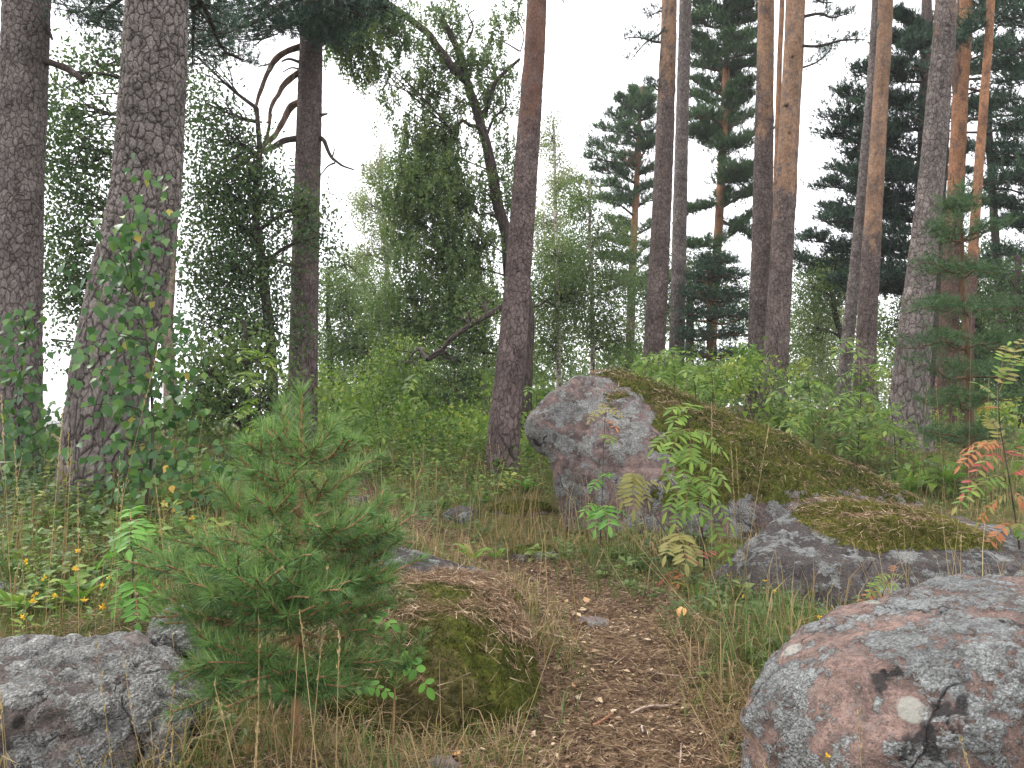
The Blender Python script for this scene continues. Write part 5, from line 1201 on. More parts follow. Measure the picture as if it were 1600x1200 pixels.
# the second little pine at its right
sp2 = np.array([P(618,1065,2.35), P(622,1030,2.35), P(628,985,2.35)])
g2 = np.array([sp2[0][0] - .01, sp2[0][1], float(rock_top(sp2[0][0], sp2[0][1])) - .03])
root = empty('pine_seedling', g2, 'tiny pine seedling sprouting low on the mossy boulder right of the bushy young pine', 'pine seedling')
w_, n_ = MB(), MB(); shoot(w_, n_, [g2, sp2[0], sp2[2]], .004, .002, 900, .04, .45); o = w_.build('stem', M['sapling_stem'], root); n_.build('needles', M['needle_young'], o, 'stuff', origin=root.location)
for (ex, ey, dd) in [(588,1012,-.05),(664,990,.0),(656,1020,-.08),(600,985,.08),(636,1035,-.12),(566,1030,-.02)]:
    w_, n_ = MB(), MB(); shoot(w_, n_, [P(622,1035,2.35), P((622 + ex) / 2, (1035 + ey) / 2 + 6, 2.35 + dd / 2), P(ex, ey, 2.35 + dd)], .003, .0018, 1100, .04, .25, .45)
    o = w_.build('branch', M['sapling_stem'], root); n_.build('needles', M['needle_young'], o, 'stuff', origin=root.location)

# ------------------------------------------------------------------ rowan saplings
def leaflet_mesh(name, mat, L=1.0, W=.3):
    mb = MB(); t = np.array([0, .12, .35, .6, .82, 1.0]); w_ = np.array([0, .55, 1, .95, .6, 0]) * W / 2
    z = -.12 * t ** 2
    V = [[t[0], 0, 0]]
    for i in range(1, 5): V += [[t[i], w_[i], z[i] + w_[i] * .35], [t[i], 0, z[i]], [t[i], -w_[i], z[i] + w_[i] * .35]]
    V += [[1, 0, z[5]]]
    Fs = [(0, 2, 1), (0, 3, 2)]
    F4 = []
    for i in range(3):
        b = 1 + i * 3; F4 += [(b, b + 1, b + 4, b + 3), (b + 1, b + 2, b + 5, b + 4)]
    Fs += [(10, 11, 13), (11, 12, 13)]
    mb.add(np.array(V) * L, Fs, rng.uniform(0, 1)); 
    mb.F4.append(np.array(F4)); mb.M4.append(np.zeros(len(F4)))
    return mb.mesh(name, M[mat])
LM = {m: [leaflet_mesh('leaflet', m) for _ in range(3)] for m in ('rowan_green', 'rowan_bright', 'rowan_olive', 'rowan_orange', 'rowan_red')}
from mathutils import Matrix
def basis(o, x, n, s):
    x = norm(x); y = norm(np.cross(n, x)); z = np.cross(x, y)
    return Matrix(((x[0] * s, y[0] * s, z[0] * s, o[0]), (x[1] * s, y[1] * s, z[1] * s, o[1]), (x[2] * s, y[2] * s, z[2] * s, o[2]), (0, 0, 0, 1)))
def compound(root, base, tip, mat, npair=6, ll=None, sag=.12, single=False, seed=0, mats2=None, stemmat='sapling_stem', wid=1.0):
    """one pinnate leaf: rachis as a part, every leaflet its own sub-part (or one mesh when far away)"""
    r = np.random.default_rng(seed); O = np.array(root.location)
    base = np.asarray(base, float); tip = np.asarray(tip, float); L = np.linalg.norm(tip - base)
    q = catmull([base, base + (tip - base) * .5 + [0, 0, sag * L], tip], 12)
    ll = min(ll or L * .30, .034 + .011 * base[1]); npair += 1
    t_ = norm(np.gradient(q, axis=0)); up = norm(np.array([r.normal(0, .15), -.35, 1.0]))
    mb = MB(); tube(mb, q, np.linspace(.0014, .0007, 12) * max(1, base[1] / 4), 4)
    items = []
    for k in range(npair):
        t = .24 + .70 * k / max(npair - 1, 1); i = min(11, int(t * 11))
        ax = t_[i]; n = norm(up - ax * (up @ ax)); sdv = np.cross(n, ax)
        sz = ll * (1 - .35 * abs(t - .5)) * r.uniform(.85, 1.1)
        for sg in (-1, 1):
            x = norm(sdv * sg + ax * r.uniform(.35, .6) + n * r.uniform(-.35, .05))
            items.append((q[i], x, n, sz))
    items.append((q[-1], norm(t_[-1] + [0, 0, -.2]), norm(up), ll))
    if single:
        lm = MB()
        for (o_, x, n, sz) in items:
            y = norm(np.cross(n, x))
            lm.add([o_, o_ + x * sz * .45 + y * sz * .17, o_ + x * sz - [0, 0, .1 * sz], o_ + x * sz * .45 - y * sz * .17], [(0, 3, 2, 1)], r.uniform(.1, .9))
        return lm.build('leaf', M[mat], root)
    lf = mb.build('leaf', M[stemmat], root)
    for (o_, x, n, sz) in items:
        m_ = mat if not mats2 or r.random() > .3 else mats2
        c = bpy.data.objects.new('leaflet', LM[m_][r.integers(3)]); C.objects.link(c); c.parent = lf
        c.matrix_local = basis(o_ - O, x, n, sz)
        c.scale = (sz, sz * r.uniform(.85, 1.15) * wid, sz)
    return lf
def rowan(label, stem, leafs, d, cat='rowan sapling', group='rowan saplings', single=False, r0=.006, seed=0, stemmat='twig_dark', **kw):
    pts = [P(a, b, d + e) for a, b, e in stem]
    g = rock_top(pts[-1][0], pts[-1][1]) - .03
    if pts[-1][2] > g: pts.append(np.array([pts[-1][0], pts[-1][1] , g]))
    pts = np.array(pts)[::-1]
    root = empty('rowan_sapling', pts[0], label, cat, group)
    mb = MB(); q = catmull(pts, 24); tube(mb, q, np.linspace(r0, r0 * .35, 24), 6); mb.build('stem', M[stemmat], root)
    for i, (bx, by, tx, ty, dd, m_, np_) in enumerate(leafs):
        b = P(bx, by, d); j = np.argmin(np.linalg.norm(q - b, axis=1)); 
        compound(root, q[j], P(tx, ty, d + dd), m_, np_, single=single, seed=seed * 50 + i, **kw)
    return root
g_, y_, o2, r2, b2_ = 'rowan_green', 'rowan_olive', 'rowan_orange', 'rowan_red', 'rowan_bright'
rowan('rowan sapling in front of the big boulder with tiered yellow green leaves', [(1074,640,0),(1078,680,0),(1083,740,0),(1092,790,-.02),(1099,850,-.02),(1100,900,0)],
 [(1074,642,1050,640,-.05,g_,5),(1074,642,1087,634,.08,g_,5),(1075,650,1052,660,-.12,g_,5),(1078,672,1022,700,-.10,g_,7),(1078,672,1128,704,-.05,g_,7),(1078,674,1040,722,-.25,g_,7),(1078,674,1080,722,-.22,g_,7),
  (1081,700,1047,752,-.12,g_,6),(1081,700,1068,748,-.24,g_,6),(1082,712,1131,752,-.10,g_,7),(1086,738,1070,795,-.22,g_,6),(1086,738,1112,772,-.22,g_,7),(1088,742,1042,800,-.1,g_,7),(1089,750,1140,818,-.12,g_,7),
  (1094,780,1055,818,-.15,g_,6),(1096,800,1137,868,-.1,g_,6),(1092,770,1095,805,-.28,g_,6)], 4.55, seed=1, ll=.078, wid=.95)
rowan('short rowan shoot with tawny leaves and one red tip beside the tiered rowan', [(1060,830,0),(1068,860,0),(1074,900,0),(1078,935,0)],
 [(1062,832,1040,868,-.2,y_,7),(1062,832,1092,872,-.12,y_,7),(1060,830,1072,880,-.28,y_,7),(1060,828,1050,822,.1,y_,5),(1070,880,1112,862,.1,r2,3),(1072,900,1038,905,-.1,r2,4),(1073,905,1060,912,-.2,o2,4)], 4.3, seed=2)
rowan('thin rowan in front of the pale boulder face with a few small leaves', [(946,640,0),(944,680,0),(942,740,0),(940,800,0),(938,845,0)],
 [(945,642,922,655,-.1,y_,5),(945,642,968,648,-.1,y_,5),(944,650,940,630,.1,y_,5),(945,655,962,668,-.15,o2,3),(944,680,955,688,-.2,g_,4),(942,745,925,762,-.15,b2_,5),(942,745,950,742,-.2,b2_,4),(940,785,912,800,-.15,b2_,6),(940,785,972,800,-.12,b2_,6),(940,790,930,826,-.25,b2_,6),(940,790,952,822,-.3,b2_,6)], 5.0, seed=3, r0=.004)
rowan('single drooping olive leafed rowan sprig left of the tiered one', [(990,735,0),(1000,760,.05),(1020,800,.1),(1050,850,.1)], [(990,736,972,782,-.1,y_,8),(990,736,1012,782,-.15,y_,8),(990,737,990,795,-.25,y_,8),(1000,765,1040,760,.05,y_,6)], 4.8, seed=4, r0=.003)
rowan('bright green rowan sapling standing beside the yellow flowers at the left', [(204,812,0),(205,850,0),(208,900,0),(206,950,0),(205,985,0)],
 [(204,815,178,850,-.08,b2_,7),(204,815,232,838,-.10,b2_,7),(204,812,205,800,.2,b2_,6),(204,818,202,858,-.25,b2_,7),(205,850,258,868,.05,b2_,8),(205,840,262,872,.15,b2_,8),(206,880,172,905,-.1,b2_,7),(206,885,248,908,.05,b2_,7),(207,905,180,950,-.12,b2_,7),(207,905,215,972,-.2,b2_,7),(207,905,246,940,0,b2_,6),(205,850,160,875,.1,b2_,6)], 3.1, seed=5, wid=1.2)
rowan('rowan at the right edge turning orange and red', [(1560,600,0),(1562,660,0),(1572,720,0),(1582,780,-.05),(1592,850,-.05)],
 [(1562,690,1500,728,-.1,o2,7),(1562,690,1512,700,.1,o2,6),(1566,700,1506,770,-.1,r2,6),(1570,710,1530,690,.2,r2,5),(1572,720,1620,700,.1,r2,6),(1575,740,1618,735,-.1,r2,6),(1575,750,1495,792,-.2,g_,7),(1578,760,1520,770,-.1,g_,6),(1582,775,1530,815,.05,o2,6),(1582,775,1612,800,-.1,o2,5),(1560,620,1530,600,0,g_,6),(1560,610,1598,560,.1,g_,7),(1560,600,1575,540,.1,g_,6),(1562,640,1535,640,.15,o2,6),
  (1588,820,1545,850,-.05,o2,5),(1588,815,1600,838,-.1,g_,5),(1590,560,1612,520,.1,y_,5),(1566,690,1545,655,.1,y_,6)], 4.4, seed=6, mats2='rowan_olive', ll=.062)
rowan('little rowan seedling with orange tinted tip between the two right hand boulders', [(1392,895,0),(1385,915,0),(1378,935,0)],
 [(1392,897,1412,903,-.05,g_,4),(1392,897,1372,908,-.06,g_,4),(1392,896,1398,884,.05,o2,4),(1387,912,1360,925,-.08,g_,5),(1387,912,1405,925,-.08,g_,5),(1380,928,1345,940,-.06,o2,3)], 3.7, seed=7, r0=.003)
rowan('low bramble like sprig with rounded leaves on the mossy boulder', [(562,958,0),(560,980,0),(556,1010,0)], [(562,960,520,955,-.05,b2_,2),(562,960,600,948,0,b2_,2),(562,958,612,975,-.05,b2_,3)], 2.7, seed=8, r0=.0025, cat='bramble sprig', wid=2.0, group=None)
rowan('rose like sprig with round leaflets hanging over the mossy boulder', [(618,1018,0),(612,1040,0),(600,1075,0)], [(618,1018,668,1074,-.03,b2_,3),(615,1025,612,1050,-.05,b2_,2)], 2.55, seed=9, r0=.002, cat='wild rose sprig', wid=1.9, group=None)
rowan('low sprig with small oval leaflets in the shade under the young pine', [(548,1075,0),(520,1085,0),(505,1100,.02)], [(548,1076,606,1082,-.02,b2_,4),(530,1080,500,1088,-.03,b2_,4)], 2.4, seed=10, r0=.002, cat='wild rose sprig', wid=1.9, group=None)
# rowans and raspberries behind, leaf by leaf but without single leaflets
rw = random.Random(9)
def far_rowan(label, bx, by, tx, ty, d, n, spread_px, m_='leaf_bright', L=34):
    lf = []
    for i in range(n):
        t = rw.random(); x = bx + (tx - bx) * t; y = by + (ty - by) * t
        a = rw.uniform(-1, 1)
        lf.append((x, y, x + a * spread_px * rw.uniform(.5, 1), y + rw.uniform(-12, 14) + 10 * abs(a), rw.uniform(-.45, .35), m_, 6))
    rowan(label, [(tx, ty, 0), ((tx + bx) / 2 + 3, (ty + by) / 2, 0), (bx, by, 0)], lf, d, single=True, r0=.008, seed=int(bx))
far_rowan('rowan sapling with outstretched leaves in front of the grey leaning trunk', 1338, 740, 1345, 530, 8.2, 30, 62)
far_rowan('rowan sapling left of it filling the gap behind the mossy slope', 1272, 735, 1262, 590, 8.4, 32, 60)
far_rowan('tall thin rowan sapling between two right hand trunks', 1400, 760, 1390, 620, 8.0, 20, 48)
far_rowan('leafy rowan just above the highest part of the mossy ridge', 1052, 640, 1050, 548, 8.8, 24, 55)
far_rowan('rowan sapling peeping over the ridge right of its top', 1110, 660, 1112, 580, 8.0, 20, 50)
far_rowan('rowan sprout over the ridge just left of the flaky orange trunk', 1085, 650, 1082, 575, 7.9, 12, 40)
far_rowan('bright rowan leaves squeezed between centre pine and big boulder', 835, 720, 838, 610, 9.6, 16, 26)
far_rowan('young maple like sapling with broad leaves left of the branchy pine', 406, 720, 402, 545, 5.8, 22, 70)
far_rowan('slim sapling with narrow leaves rising right of the young pine top', 600, 740, 575, 590, 9.0, 22, 50)
far_rowan('slim green sapling standing in the thicket left of the boards', 668, 740, 655, 560, 10.5, 20, 40)
far_rowan('green sapling behind the path bend with arching leaves', 545, 760, 520, 640, 8.2, 18, 48)

# ------------------------------------------------------------------ birch saplings with single leaves over the two left pines
def birch_leaf_mesh():
    mb = MB(); V = [(0, 0, 0), (.16, .30, .05), (.38, .40, .06), (.68, .20, .02), (1, 0, -.08), (.68, -.20, .02), (.38, -.40, .06), (.16, -.30, .05), (.38, 0, 0), (.68, 0, -.02)]
    mb.add(V, [(0, 8, 1), (1, 8, 2), (0, 7, 8), (7, 6, 8), (3, 9, 4), (9, 5, 4)], rng.uniform(.05, .9)); mb.F4.append(np.array([(2, 8, 9, 3), (8, 6, 5, 9)])); mb.M4.append(np.zeros(2))
    return mb.mesh('leaf', M['leaf_near'])
BL = [birch_leaf_mesh() for _ in range(7)]
def birch_sapling(label, stem, d, sprays, n, L, seed, r0=.012, yellow=0):
    r = np.random.default_rng(seed)
    pts = np.array([P(a, b, d + e) for a, b, e in stem])[::-1]
    g = float(H(np.array(pts[0][0]), np.array(pts[0][1]))) - .05
    if pts[0][2] > g: pts = np.vstack([[pts[0][0], pts[0][1], g], pts])
    root = empty('birch_sapling', pts[0], label, 'birch sapling', 'birch saplings against the left hand pines')
    q = catmull(pts, 30); mb = MB(); tube(mb, q, np.linspace(r0, r0 * .3, 30), 6); mb.build('stem', M['twig_dark'], root)
    tips = []
    for (x0, y0, x1, y1, dd) in sprays:
        a = P(x0, y0, d); j = np.argmin(np.linalg.norm(q - a, axis=1)); b = P(x1, y1, d + dd)
        c = catmull([q[j], (q[j] + b) / 2 + [0, 0, .04] + r.normal(0, .015, 3), b], 10)
        mb = MB(); tube(mb, c, np.linspace(r0 * .35, .0015, 10), 4); mb.build('branch', M['twig_dark'], root)
        tips.append(c)
    O = np.array(root.location)
    rest = MB()
    for i in range(n):
        c = tips[i % len(tips)]; t = r.uniform(.15, 1); p = c[min(9, int(t * 10))] + r.normal(0, L * .85, 3) * [1, 1, .9]
        x = norm([r.normal(0, .5), -.2 + r.normal(0, .4), -.8 + r.normal(0, .3)]); nn = norm([r.normal(0, .5), -1, .35 + r.normal(0, .5)])
        if i >= 280:
            leaves(rest, p[None] + [0, .12, 0], x[None], nn[None], L * .8, L * .62, r.random()); continue
        o = bpy.data.objects.new('leaf', BL[r.integers(7)]); C.objects.link(o); o.parent = root
        s_ = L * r.uniform(.6, 1.15)
        o.matrix_local = basis(p - O, x, nn, s_)
    if rest.n: rest.build('inner_leaves', M['leaf_near'], root, 'stuff')
    return root
birch_sapling('birch sapling with a dark stem spreading leaves across the thickest pine', [(200,430,.1),(215,480,.05),(232,540,0),(237,620,0),(238,700,0),(228,790,0)], 4.55,
 [(205,440,160,400,-.1),(200,430,230,250,.0),(205,440,195,330,-.1),(215,470,250,330,.05),(210,450,110,432,-.05),(225,520,165,470,-.12),(230,530,120,545,-.1),(230,540,185,520,-.2),(236,560,270,500,.1),(236,590,130,575,-.15),(236,600,175,610,-.25),
  (237,620,280,590,.1),(237,640,110,640,-.1),(237,650,190,660,-.25),(238,660,290,640,.1),(238,690,130,700,-.15),(238,700,180,730,-.2),(236,720,270,730,.1),(234,740,160,770,-.15),(232,750,330,700,.2),(230,760,200,790,-.2),(236,600,220,560,-.2),(205,440,165,350,-.15)], 820, .074, 61)
birch_sapling('birch sapling with leaves dangling in front of the leftmost pine', [(40,520,0),(34,580,0),(30,650,0),(28,740,0),(30,800,0)], 5.4,
 [(40,520,60,480,0),(38,530,15,540,-.1),(38,540,55,560,-.1),(34,580,5,590,-.1),(34,590,50,610,-.15),(32,620,70,640,-.1),(30,640,10,650,-.1),(30,660,60,680,-.1),(30,690,0,700,-.1),(28,720,90,700,0),(28,740,50,750,-.15),(40,525,30,500,-.1),(28,700,105,660,0)], 260, .072, 62)
birch_sapling('small birch sapling with some yellow leaves on a slanting dark stem behind the young pine', [(340,756,0),(300,775,0),(262,800,0),(235,830,0)], 4.4,
 [(340,756,320,735,-.05),(340,756,350,730,0),(320,765,290,750,-.1),(300,775,270,740,-.1),(280,785,290,800,-.05),(300,775,325,790,-.05)], 60, .055, 63, r0=.006)
for (a, b) in [(262,727),(268,758),(262,782),(278,790),(90,600)][:4]:
    p = P(a, b, 4.35); o = bpy.data.objects.new('birch_leaf', BL[0].copy()); o.data.materials[0] = M['yellow_leaf']; C.objects.link(o)
    o.matrix_world = basis(p, [rw.gauss(0, .5), -.2, -.8], [0, -1, .3], .05)
    o.location = [float(v) for v in p]
    tag(o, 'small yellow autumn birch leaf caught among the stems behind the young pine', 'leaf', 'yellow birch leaves behind the young pine')

# ------------------------------------------------------------------ broad leaved herbs
def broad_mesh(mat, L=1.0, W=.26):
    mb = MB(); n = 9; t = np.linspace(0, 1, n); w_ = np.sin(np.pi * np.clip(t, 0, 1) ** .8) ** .9 * W / 2 + .004; z = .42 * t - .55 * t ** 2.4
    V = np.stack([np.stack([t, w_, z + w_ * .5], -1), np.stack([t, 0 * t, z], -1), np.stack([t, -w_, z + w_ * .5], -1)], 1).reshape(-1, 3)
    F_ = []
    for i in range(n - 1): F_ += [(i * 3, i * 3 + 1, i * 3 + 4, i * 3 + 3), (i * 3 + 1, i * 3 + 2, i * 3 + 5, i * 3 + 4)]
    mb.add(V * L, F_, np.repeat(np.linspace(.3, .8, n), 3)); return mb.mesh('leaf', M[mat])
BM = {m: broad_mesh(m) for m in ('rowan_bright', 'leaf_bright', 'rowan_green', 'rowan_olive')}
def herb(label, px, py, d, lv, L, group='broad leaved herbs', mats=('rowan_bright',), name='herb', cat='broad leaved plant'):
    c = P(px, py, d); c[2] = float(rock_top(c[0], c[1])) - .01
    root = empty(name, c, label, cat, group)
    for i in range(lv):
        a = TAU * i / lv + rw.uniform(-.3, .3); x = np.array([math.cos(a), math.sin(a) * .8, rw.uniform(.25, 1.1)])
        o = bpy.data.objects.new('leaf', BM[mats[i % len(mats)]]); C.objects.link(o); o.parent = root
        n_ = np.array([-math.cos(a) * .7, -math.sin(a) * .7, 1.]); s_ = L * rw.uniform(.7, 1.15)
        o.matrix_local = basis([math.cos(a) * .012, math.sin(a) * .012, 0], x, n_, s_)
    return root
herb('lily of the valley leaves with yellowing edges beside the path', 738, 876, 4.9, 7, .17, mats=('rowan_green', 'rowan_bright', 'rowan_olive'))
herb('second clump of upright broad leaves just right of the first beside the path', 775, 866, 5.0, 5, .15, mats=('rowan_green', 'rowan_bright'))
herb('dark broad leaved plant standing at the left edge above the yellow flowers', 30, 900, 3.4, 7, .20, mats=('leaf_bright', 'rowan_bright'))
herb('upright broad leaves between left edge plant and bright rowan', 125, 900, 3.5, 6, .17, mats=('leaf_bright', 'rowan_bright'))
herb('bright broad leaves under the shadow side of the centre pine', 822, 775, 7.3, 8, .2, mats=('rowan_bright',))
herb('broad leaved clump in the grass left of the centre pine foot', 760, 790, 7.0, 7, .17, mats=('leaf_bright', 'rowan_bright'))
herb('dark small leaved plant below the red tipped rowan shoot', 1085, 945, 4.0, 10, .10, mats=('leaf_bright',))
herb('fresh green broad leaves behind the far end of the mossy boulder', 1420, 770, 7.1, 10, .26, mats=('rowan_bright', 'leaf_bright'))
herb('fresh green broad leaves beneath the soft young pine on the right', 1480, 770, 7.2, 10, .26, mats=('rowan_bright', 'leaf_bright'))
herb('green leaf clump at the bend of the path behind the small grey stone', 690, 805, 6.8, 7, .15, mats=('leaf_bright',))

# ------------------------------------------------------------------ yellow flowers
def flower(px, py, d, s_=.014, h_=.0):
    c = P(px, py, d); g = float(rock_top(c[0], c[1])); b = np.array([c[0] + rw.uniform(-.02, .02), c[1], g - .01])
    if b[2] > c[2] - .03: b[2] = c[2] - .05
    side = 'left' if px < 600 else 'right'
    root = empty('yellow_flower', b, 'small yellow flower on a thin stem in the grass near the bright green rowan' if px < 600 else 'tiny yellow flower in the grass around the right hand boulders', 'flower',
                 'yellow flowers near the bright green rowan' if px < 600 else 'tiny yellow flowers around the right hand boulders')
    mb = MB(); tube(mb, catmull([b, (b + c) / 2 + [.006, 0, 0], c], 6), .0011, 4); mb.build('stem', M['leaf_bright'], root)
    mb = MB(); r = np.random.default_rng(int(px * 7 + py))
    k = 9; ax = norm(runit(k, r) + [0, -.3, .5]); leaves(mb, np.repeat(c[None], k, 0), ax, runit(k, r), s_ * 1.3, s_ * .62, r.random(k)); mb.build('blossom', M['yellow_petal'], root)
for q in [(42,878,3.2),(70,903,3.0),(35,965,2.95),(52,941,3.0),(86,933,3.0),(132,938,3.0),(160,948,2.95),(160,916,3.0),(170,905,3.1),(119,889,3.2),(121,862,3.3),(55,930,3.2),(300,810,4),(296,825,3.9)]: flower(*q, s_=.0135)
for q in [(1195,908,3.9),(1210,924,3.8),(1281,964,3.2),(1007,926,4.3),(1136,899,4.2),(1143,932,4.0),(1096,918,4.2),(1292,1182,1.9),(1160,932,3.9)]: flower(*q, s_=.010 if q[2] > 2 else .008)

# ------------------------------------------------------------------ single dry grass stalks
STK = []
def stalk(bx, by, tx, ty, d, dd=0.0, head=.0, bend=.0, label=None, th=.0011):
    b = P(bx, by, d); t = P(tx, ty, d + dd); L = np.linalg.norm(t - b)
    g = float(rock_top(b[0], b[1]))
    if g < b[2]: b = np.array([b[0] - (t[0] - b[0]) * .1, b[1], g])
    root = empty('grass_stalk', b, 'long dry grass stalk with a pale seed head rising from the rough grass' if head else 'long bare bleached grass stalk leaning across the scene', 'grass stalk', 'dry grass stalks with seed heads' if head else 'bare dry grass stalks')
    STK.append((root, bx, bool(head), tx - bx, by - ty, d))
    q = catmull([b, b + (t - b) * .5 + [bend * L, 0, abs(bend) * L * .3], t], 16)
    mb = MB(); tube(mb, q, np.linspace(th * 1.3, th * .6, 16), 4, .62 + rw.uniform(-.2, .3)); mb.build('stem', M['straw'], root)
    if head:
        mb = MB(); i0 = min(13, int(16 * (1 - head))); seg = q[i0:]; k = max(18, int(70 * head * L / .25))
        tt = yr.random(k) * (len(seg) - 1.001); idx = tt.astype(int); ax = norm(np.gradient(q, axis=0))[i0:][idx]
        c = seg[idx] + (seg[idx + 1] - seg[idx]) * (tt - idx)[:, None] + yr.normal(0, .0016, (k, 3)); needles(mb, c, ax * 1.2, 1, .014, .0042, .35, .75 + rw.uniform(-.15, .15), yr); mb.build('seed_head', M['straw'], root, 'stuff')
for a in [(22,870,2,618,3.0,0,.25),(44,880,22,692,3.0,0,.3),(75,860,98,640,3.1,0,.3),(96,880,108,672,3.2,0,.3),(125,880,122,755,3.0,0,.4),(100,870,112,690,3.3,0,.35),(170,800,245,552,3.0,0,.2,-.03),(178,805,187,712,3.0,0,.5),(182,800,192,760,2.9,0,.4),
          (272,880,242,742,2.7,0,.35),(335,830,334,803,2.8,0,.6),(400,1000,404,918,1.9,0,.7,.05),(484,985,512,888,1.95,0,.5),(398,1140,335,1068,1.8,0,.3),(520,1200,468,952,1.7,0,.12,-.01),(522,1200,530,990,1.7,0,.1),(448,1200,466,1010,1.75,0,.0),(24,1200,2,1080,1.8,0,.0),
          (20,1200,0,1085,1.75,0,.2),(185,1030,150,1000,2.0,0,.7),(240,1060,192,1020,2.0,0,.6,-.1),(200,1190,272,1070,1.85,0,.6,.15),(265,1200,270,1130,1.8,0,.5),(392,1200,402,1130,1.8,0,.6),(560,1180,600,1090,1.9,0,0),(440,1150,420,1060,2.0,0,.4),
          (605,900,600,740,4.0,0,.0),(625,880,690,790,4.1,0,0),(650,900,652,800,4.2,0,0),(674,905,690,815,4.2,0,.3),(722,905,740,780,4.3,0,0),(737,905,760,800,4.3,0,.15),(743,900,722,835,4.3,0,.2),(745,905,756,850,4.3,0,0),(780,950,786,890,3.6,0,0),
          (792,1120,866,1000,2.3,0,0,0),(690,1150,686,1030,2.3,0,0),(725,1180,722,1060,2.4,0,0),(980,930,905,795,4.0,0,0),(1100,985,955,800,3.4,0,0,.01),(1060,925,1020,850,3.9,0,.2),(1150,1180,1120,1020,2.0,0,.0),(1172,1200,1045,970,2.05,0,.0),(1130,980,1000,870,3.2,0,0),
          (1196,1180,1000,950,2.2,0,.0,.01),(1225,1000,1212,860,2.9,0,0),(1255,985,1190,880,2.9,0,0),(1198,1010,1206,935,2.8,0,.15),(1262,980,1225,905,2.9,0,0),(1395,935,1350,838,3.0,0,0),(1388,935,1372,855,3.0,0,.1),(1430,925,1396,845,3.0,0,0),(1484,905,1470,790,3.0,0,0),
          (1486,905,1498,810,3.0,0,0),(1500,900,1502,836,3.0,0,.3),(1375,930,1330,840,3.0,0,.1),(1420,935,1412,820,3.3,0,0),(1112,860,1112,628,4.2,0,.25),(1152,870,1142,690,4.3,0,.5),(1160,870,1150,700,4.4,0,.4),(1168,875,1202,662,4.3,0,.25),(1150,1000,1085,800,3.0,0,0),
          (1240,1200,1180,1190,1.5,0,.8,.1),(1285,1190,1185,1175,1.6,0,.6,.2),(1370,1200,1342,1110,1.7,0,.4,-.1),(1540,1200,1500,1150,1.7,0,.5,.1),(1440,830,1420,790,4.5,0,.4,.1),(1455,835,1425,795,4.4,0,.5,.1),(1508,560,1518,480,6.0,0,.0),(1430,690,1450,600,6.5,0,.3),(1540,690,1545,590,6.2,0,.3),
          (1555,690,1560,570,6.0,0,.4),(1475,690,1462,600,6.3,0,.3),(1240,720,1250,640,6.7,0,.3),(1145,640,1130,570,6.9,0,.3),(1180,650,1150,570,6.9,0,.2),(1122,640,1110,560,6.9,0,0)]:
    stalk(*a)
rs = random.Random(3)
for i in range(60):
    x = rs.choice([rs.uniform(0, 160), rs.uniform(560, 860), rs.uniform(560, 860), rs.uniform(0, 440)]); d = rs.uniform(5, 8)
    p = P(x, 800, d); z = float(H(np.array(p[0]), np.array(p[1]))); py = 650 - (z - EYE) / d * F
    h_ = rs.uniform(.3, .6) / d * F
    stalk(x, py, x + rs.uniform(-30, 30), py - h_, d, rs.uniform(-.2, .2), rs.choice([0, .25, .35]), rs.uniform(-.08, .08), th=.0016)

ORD = ['first', 'second', 'third', 'fourth', 'fifth', 'sixth', 'seventh', 'eighth', 'ninth', 'tenth', 'eleventh', 'twelfth', 'thirteenth', 'fourteenth', 'fifteenth', 'sixteenth', 'seventeenth', 'eighteenth', 'nineteenth', 'twentieth']
def ordinal(i, n): return 'leftmost' if i == 0 else 'rightmost' if i == n - 1 else (ORD[i] + ' from left' if i < 20 else 'one on the right')
cls = {}
for e in STK:
    root, bx, hd, dx, dy, d = e
    if d >= 4.9: zone = ('by the left pines' if bx < 250 else 'behind the young pine' if bx < 560 else 'in grass beyond the path' if bx < 900 else 'before the right hand pines')
    else: zone = ('at the left edge' if bx < 60 else 'before the thickest pine' if bx < 290 else 'by the young pine' if bx < 560 else 'round the mossy boulder' if bx < 850 else 'beside the path' if bx < 1100 else 'by the tiered rowan' if bx < 1200 else 'between the right boulders' if bx < 1380 else 'before the moss mat')
    lean = 'upright' if abs(dx) < .12 * abs(dy) else ('left leaning' if dx < 0 else 'right leaning')
    cls.setdefault((zone, lean, hd), []).append(e)
for (zone, lean, hd), L_ in cls.items():
    L_.sort(key=lambda e: e[1])
    for i, e in enumerate(L_):
        what = 'dry grass stalk with seed head' if hd else 'bare dry grass stalk'
        e[0]['label'] = (f'{lean} {what} {zone}' if len(L_) == 1 else f'{ordinal(i, len(L_))} {lean} {what} {zone}')
for key in ('yellow flowers near the bright green rowan', 'tiny yellow flowers around the right hand boulders'):
    L_ = sorted([o for o in bpy.data.objects if o.get('group') == key], key=lambda o: o.location[0] / o.location[1])
    for i, o in enumerate(L_): o['label'] = f'{ordinal(i, len(L_))} of the {key}'
L_ = sorted([o for o in bpy.data.objects if o.get('group') == 'yellow birch leaves behind the young pine'], key=lambda o: -o.location[2])
for o, wd in zip(L_, ('uppermost', 'second highest', 'third highest', 'lowest')): o['label'] = wd + ' of the four small yellow birch leaves behind the young pine'

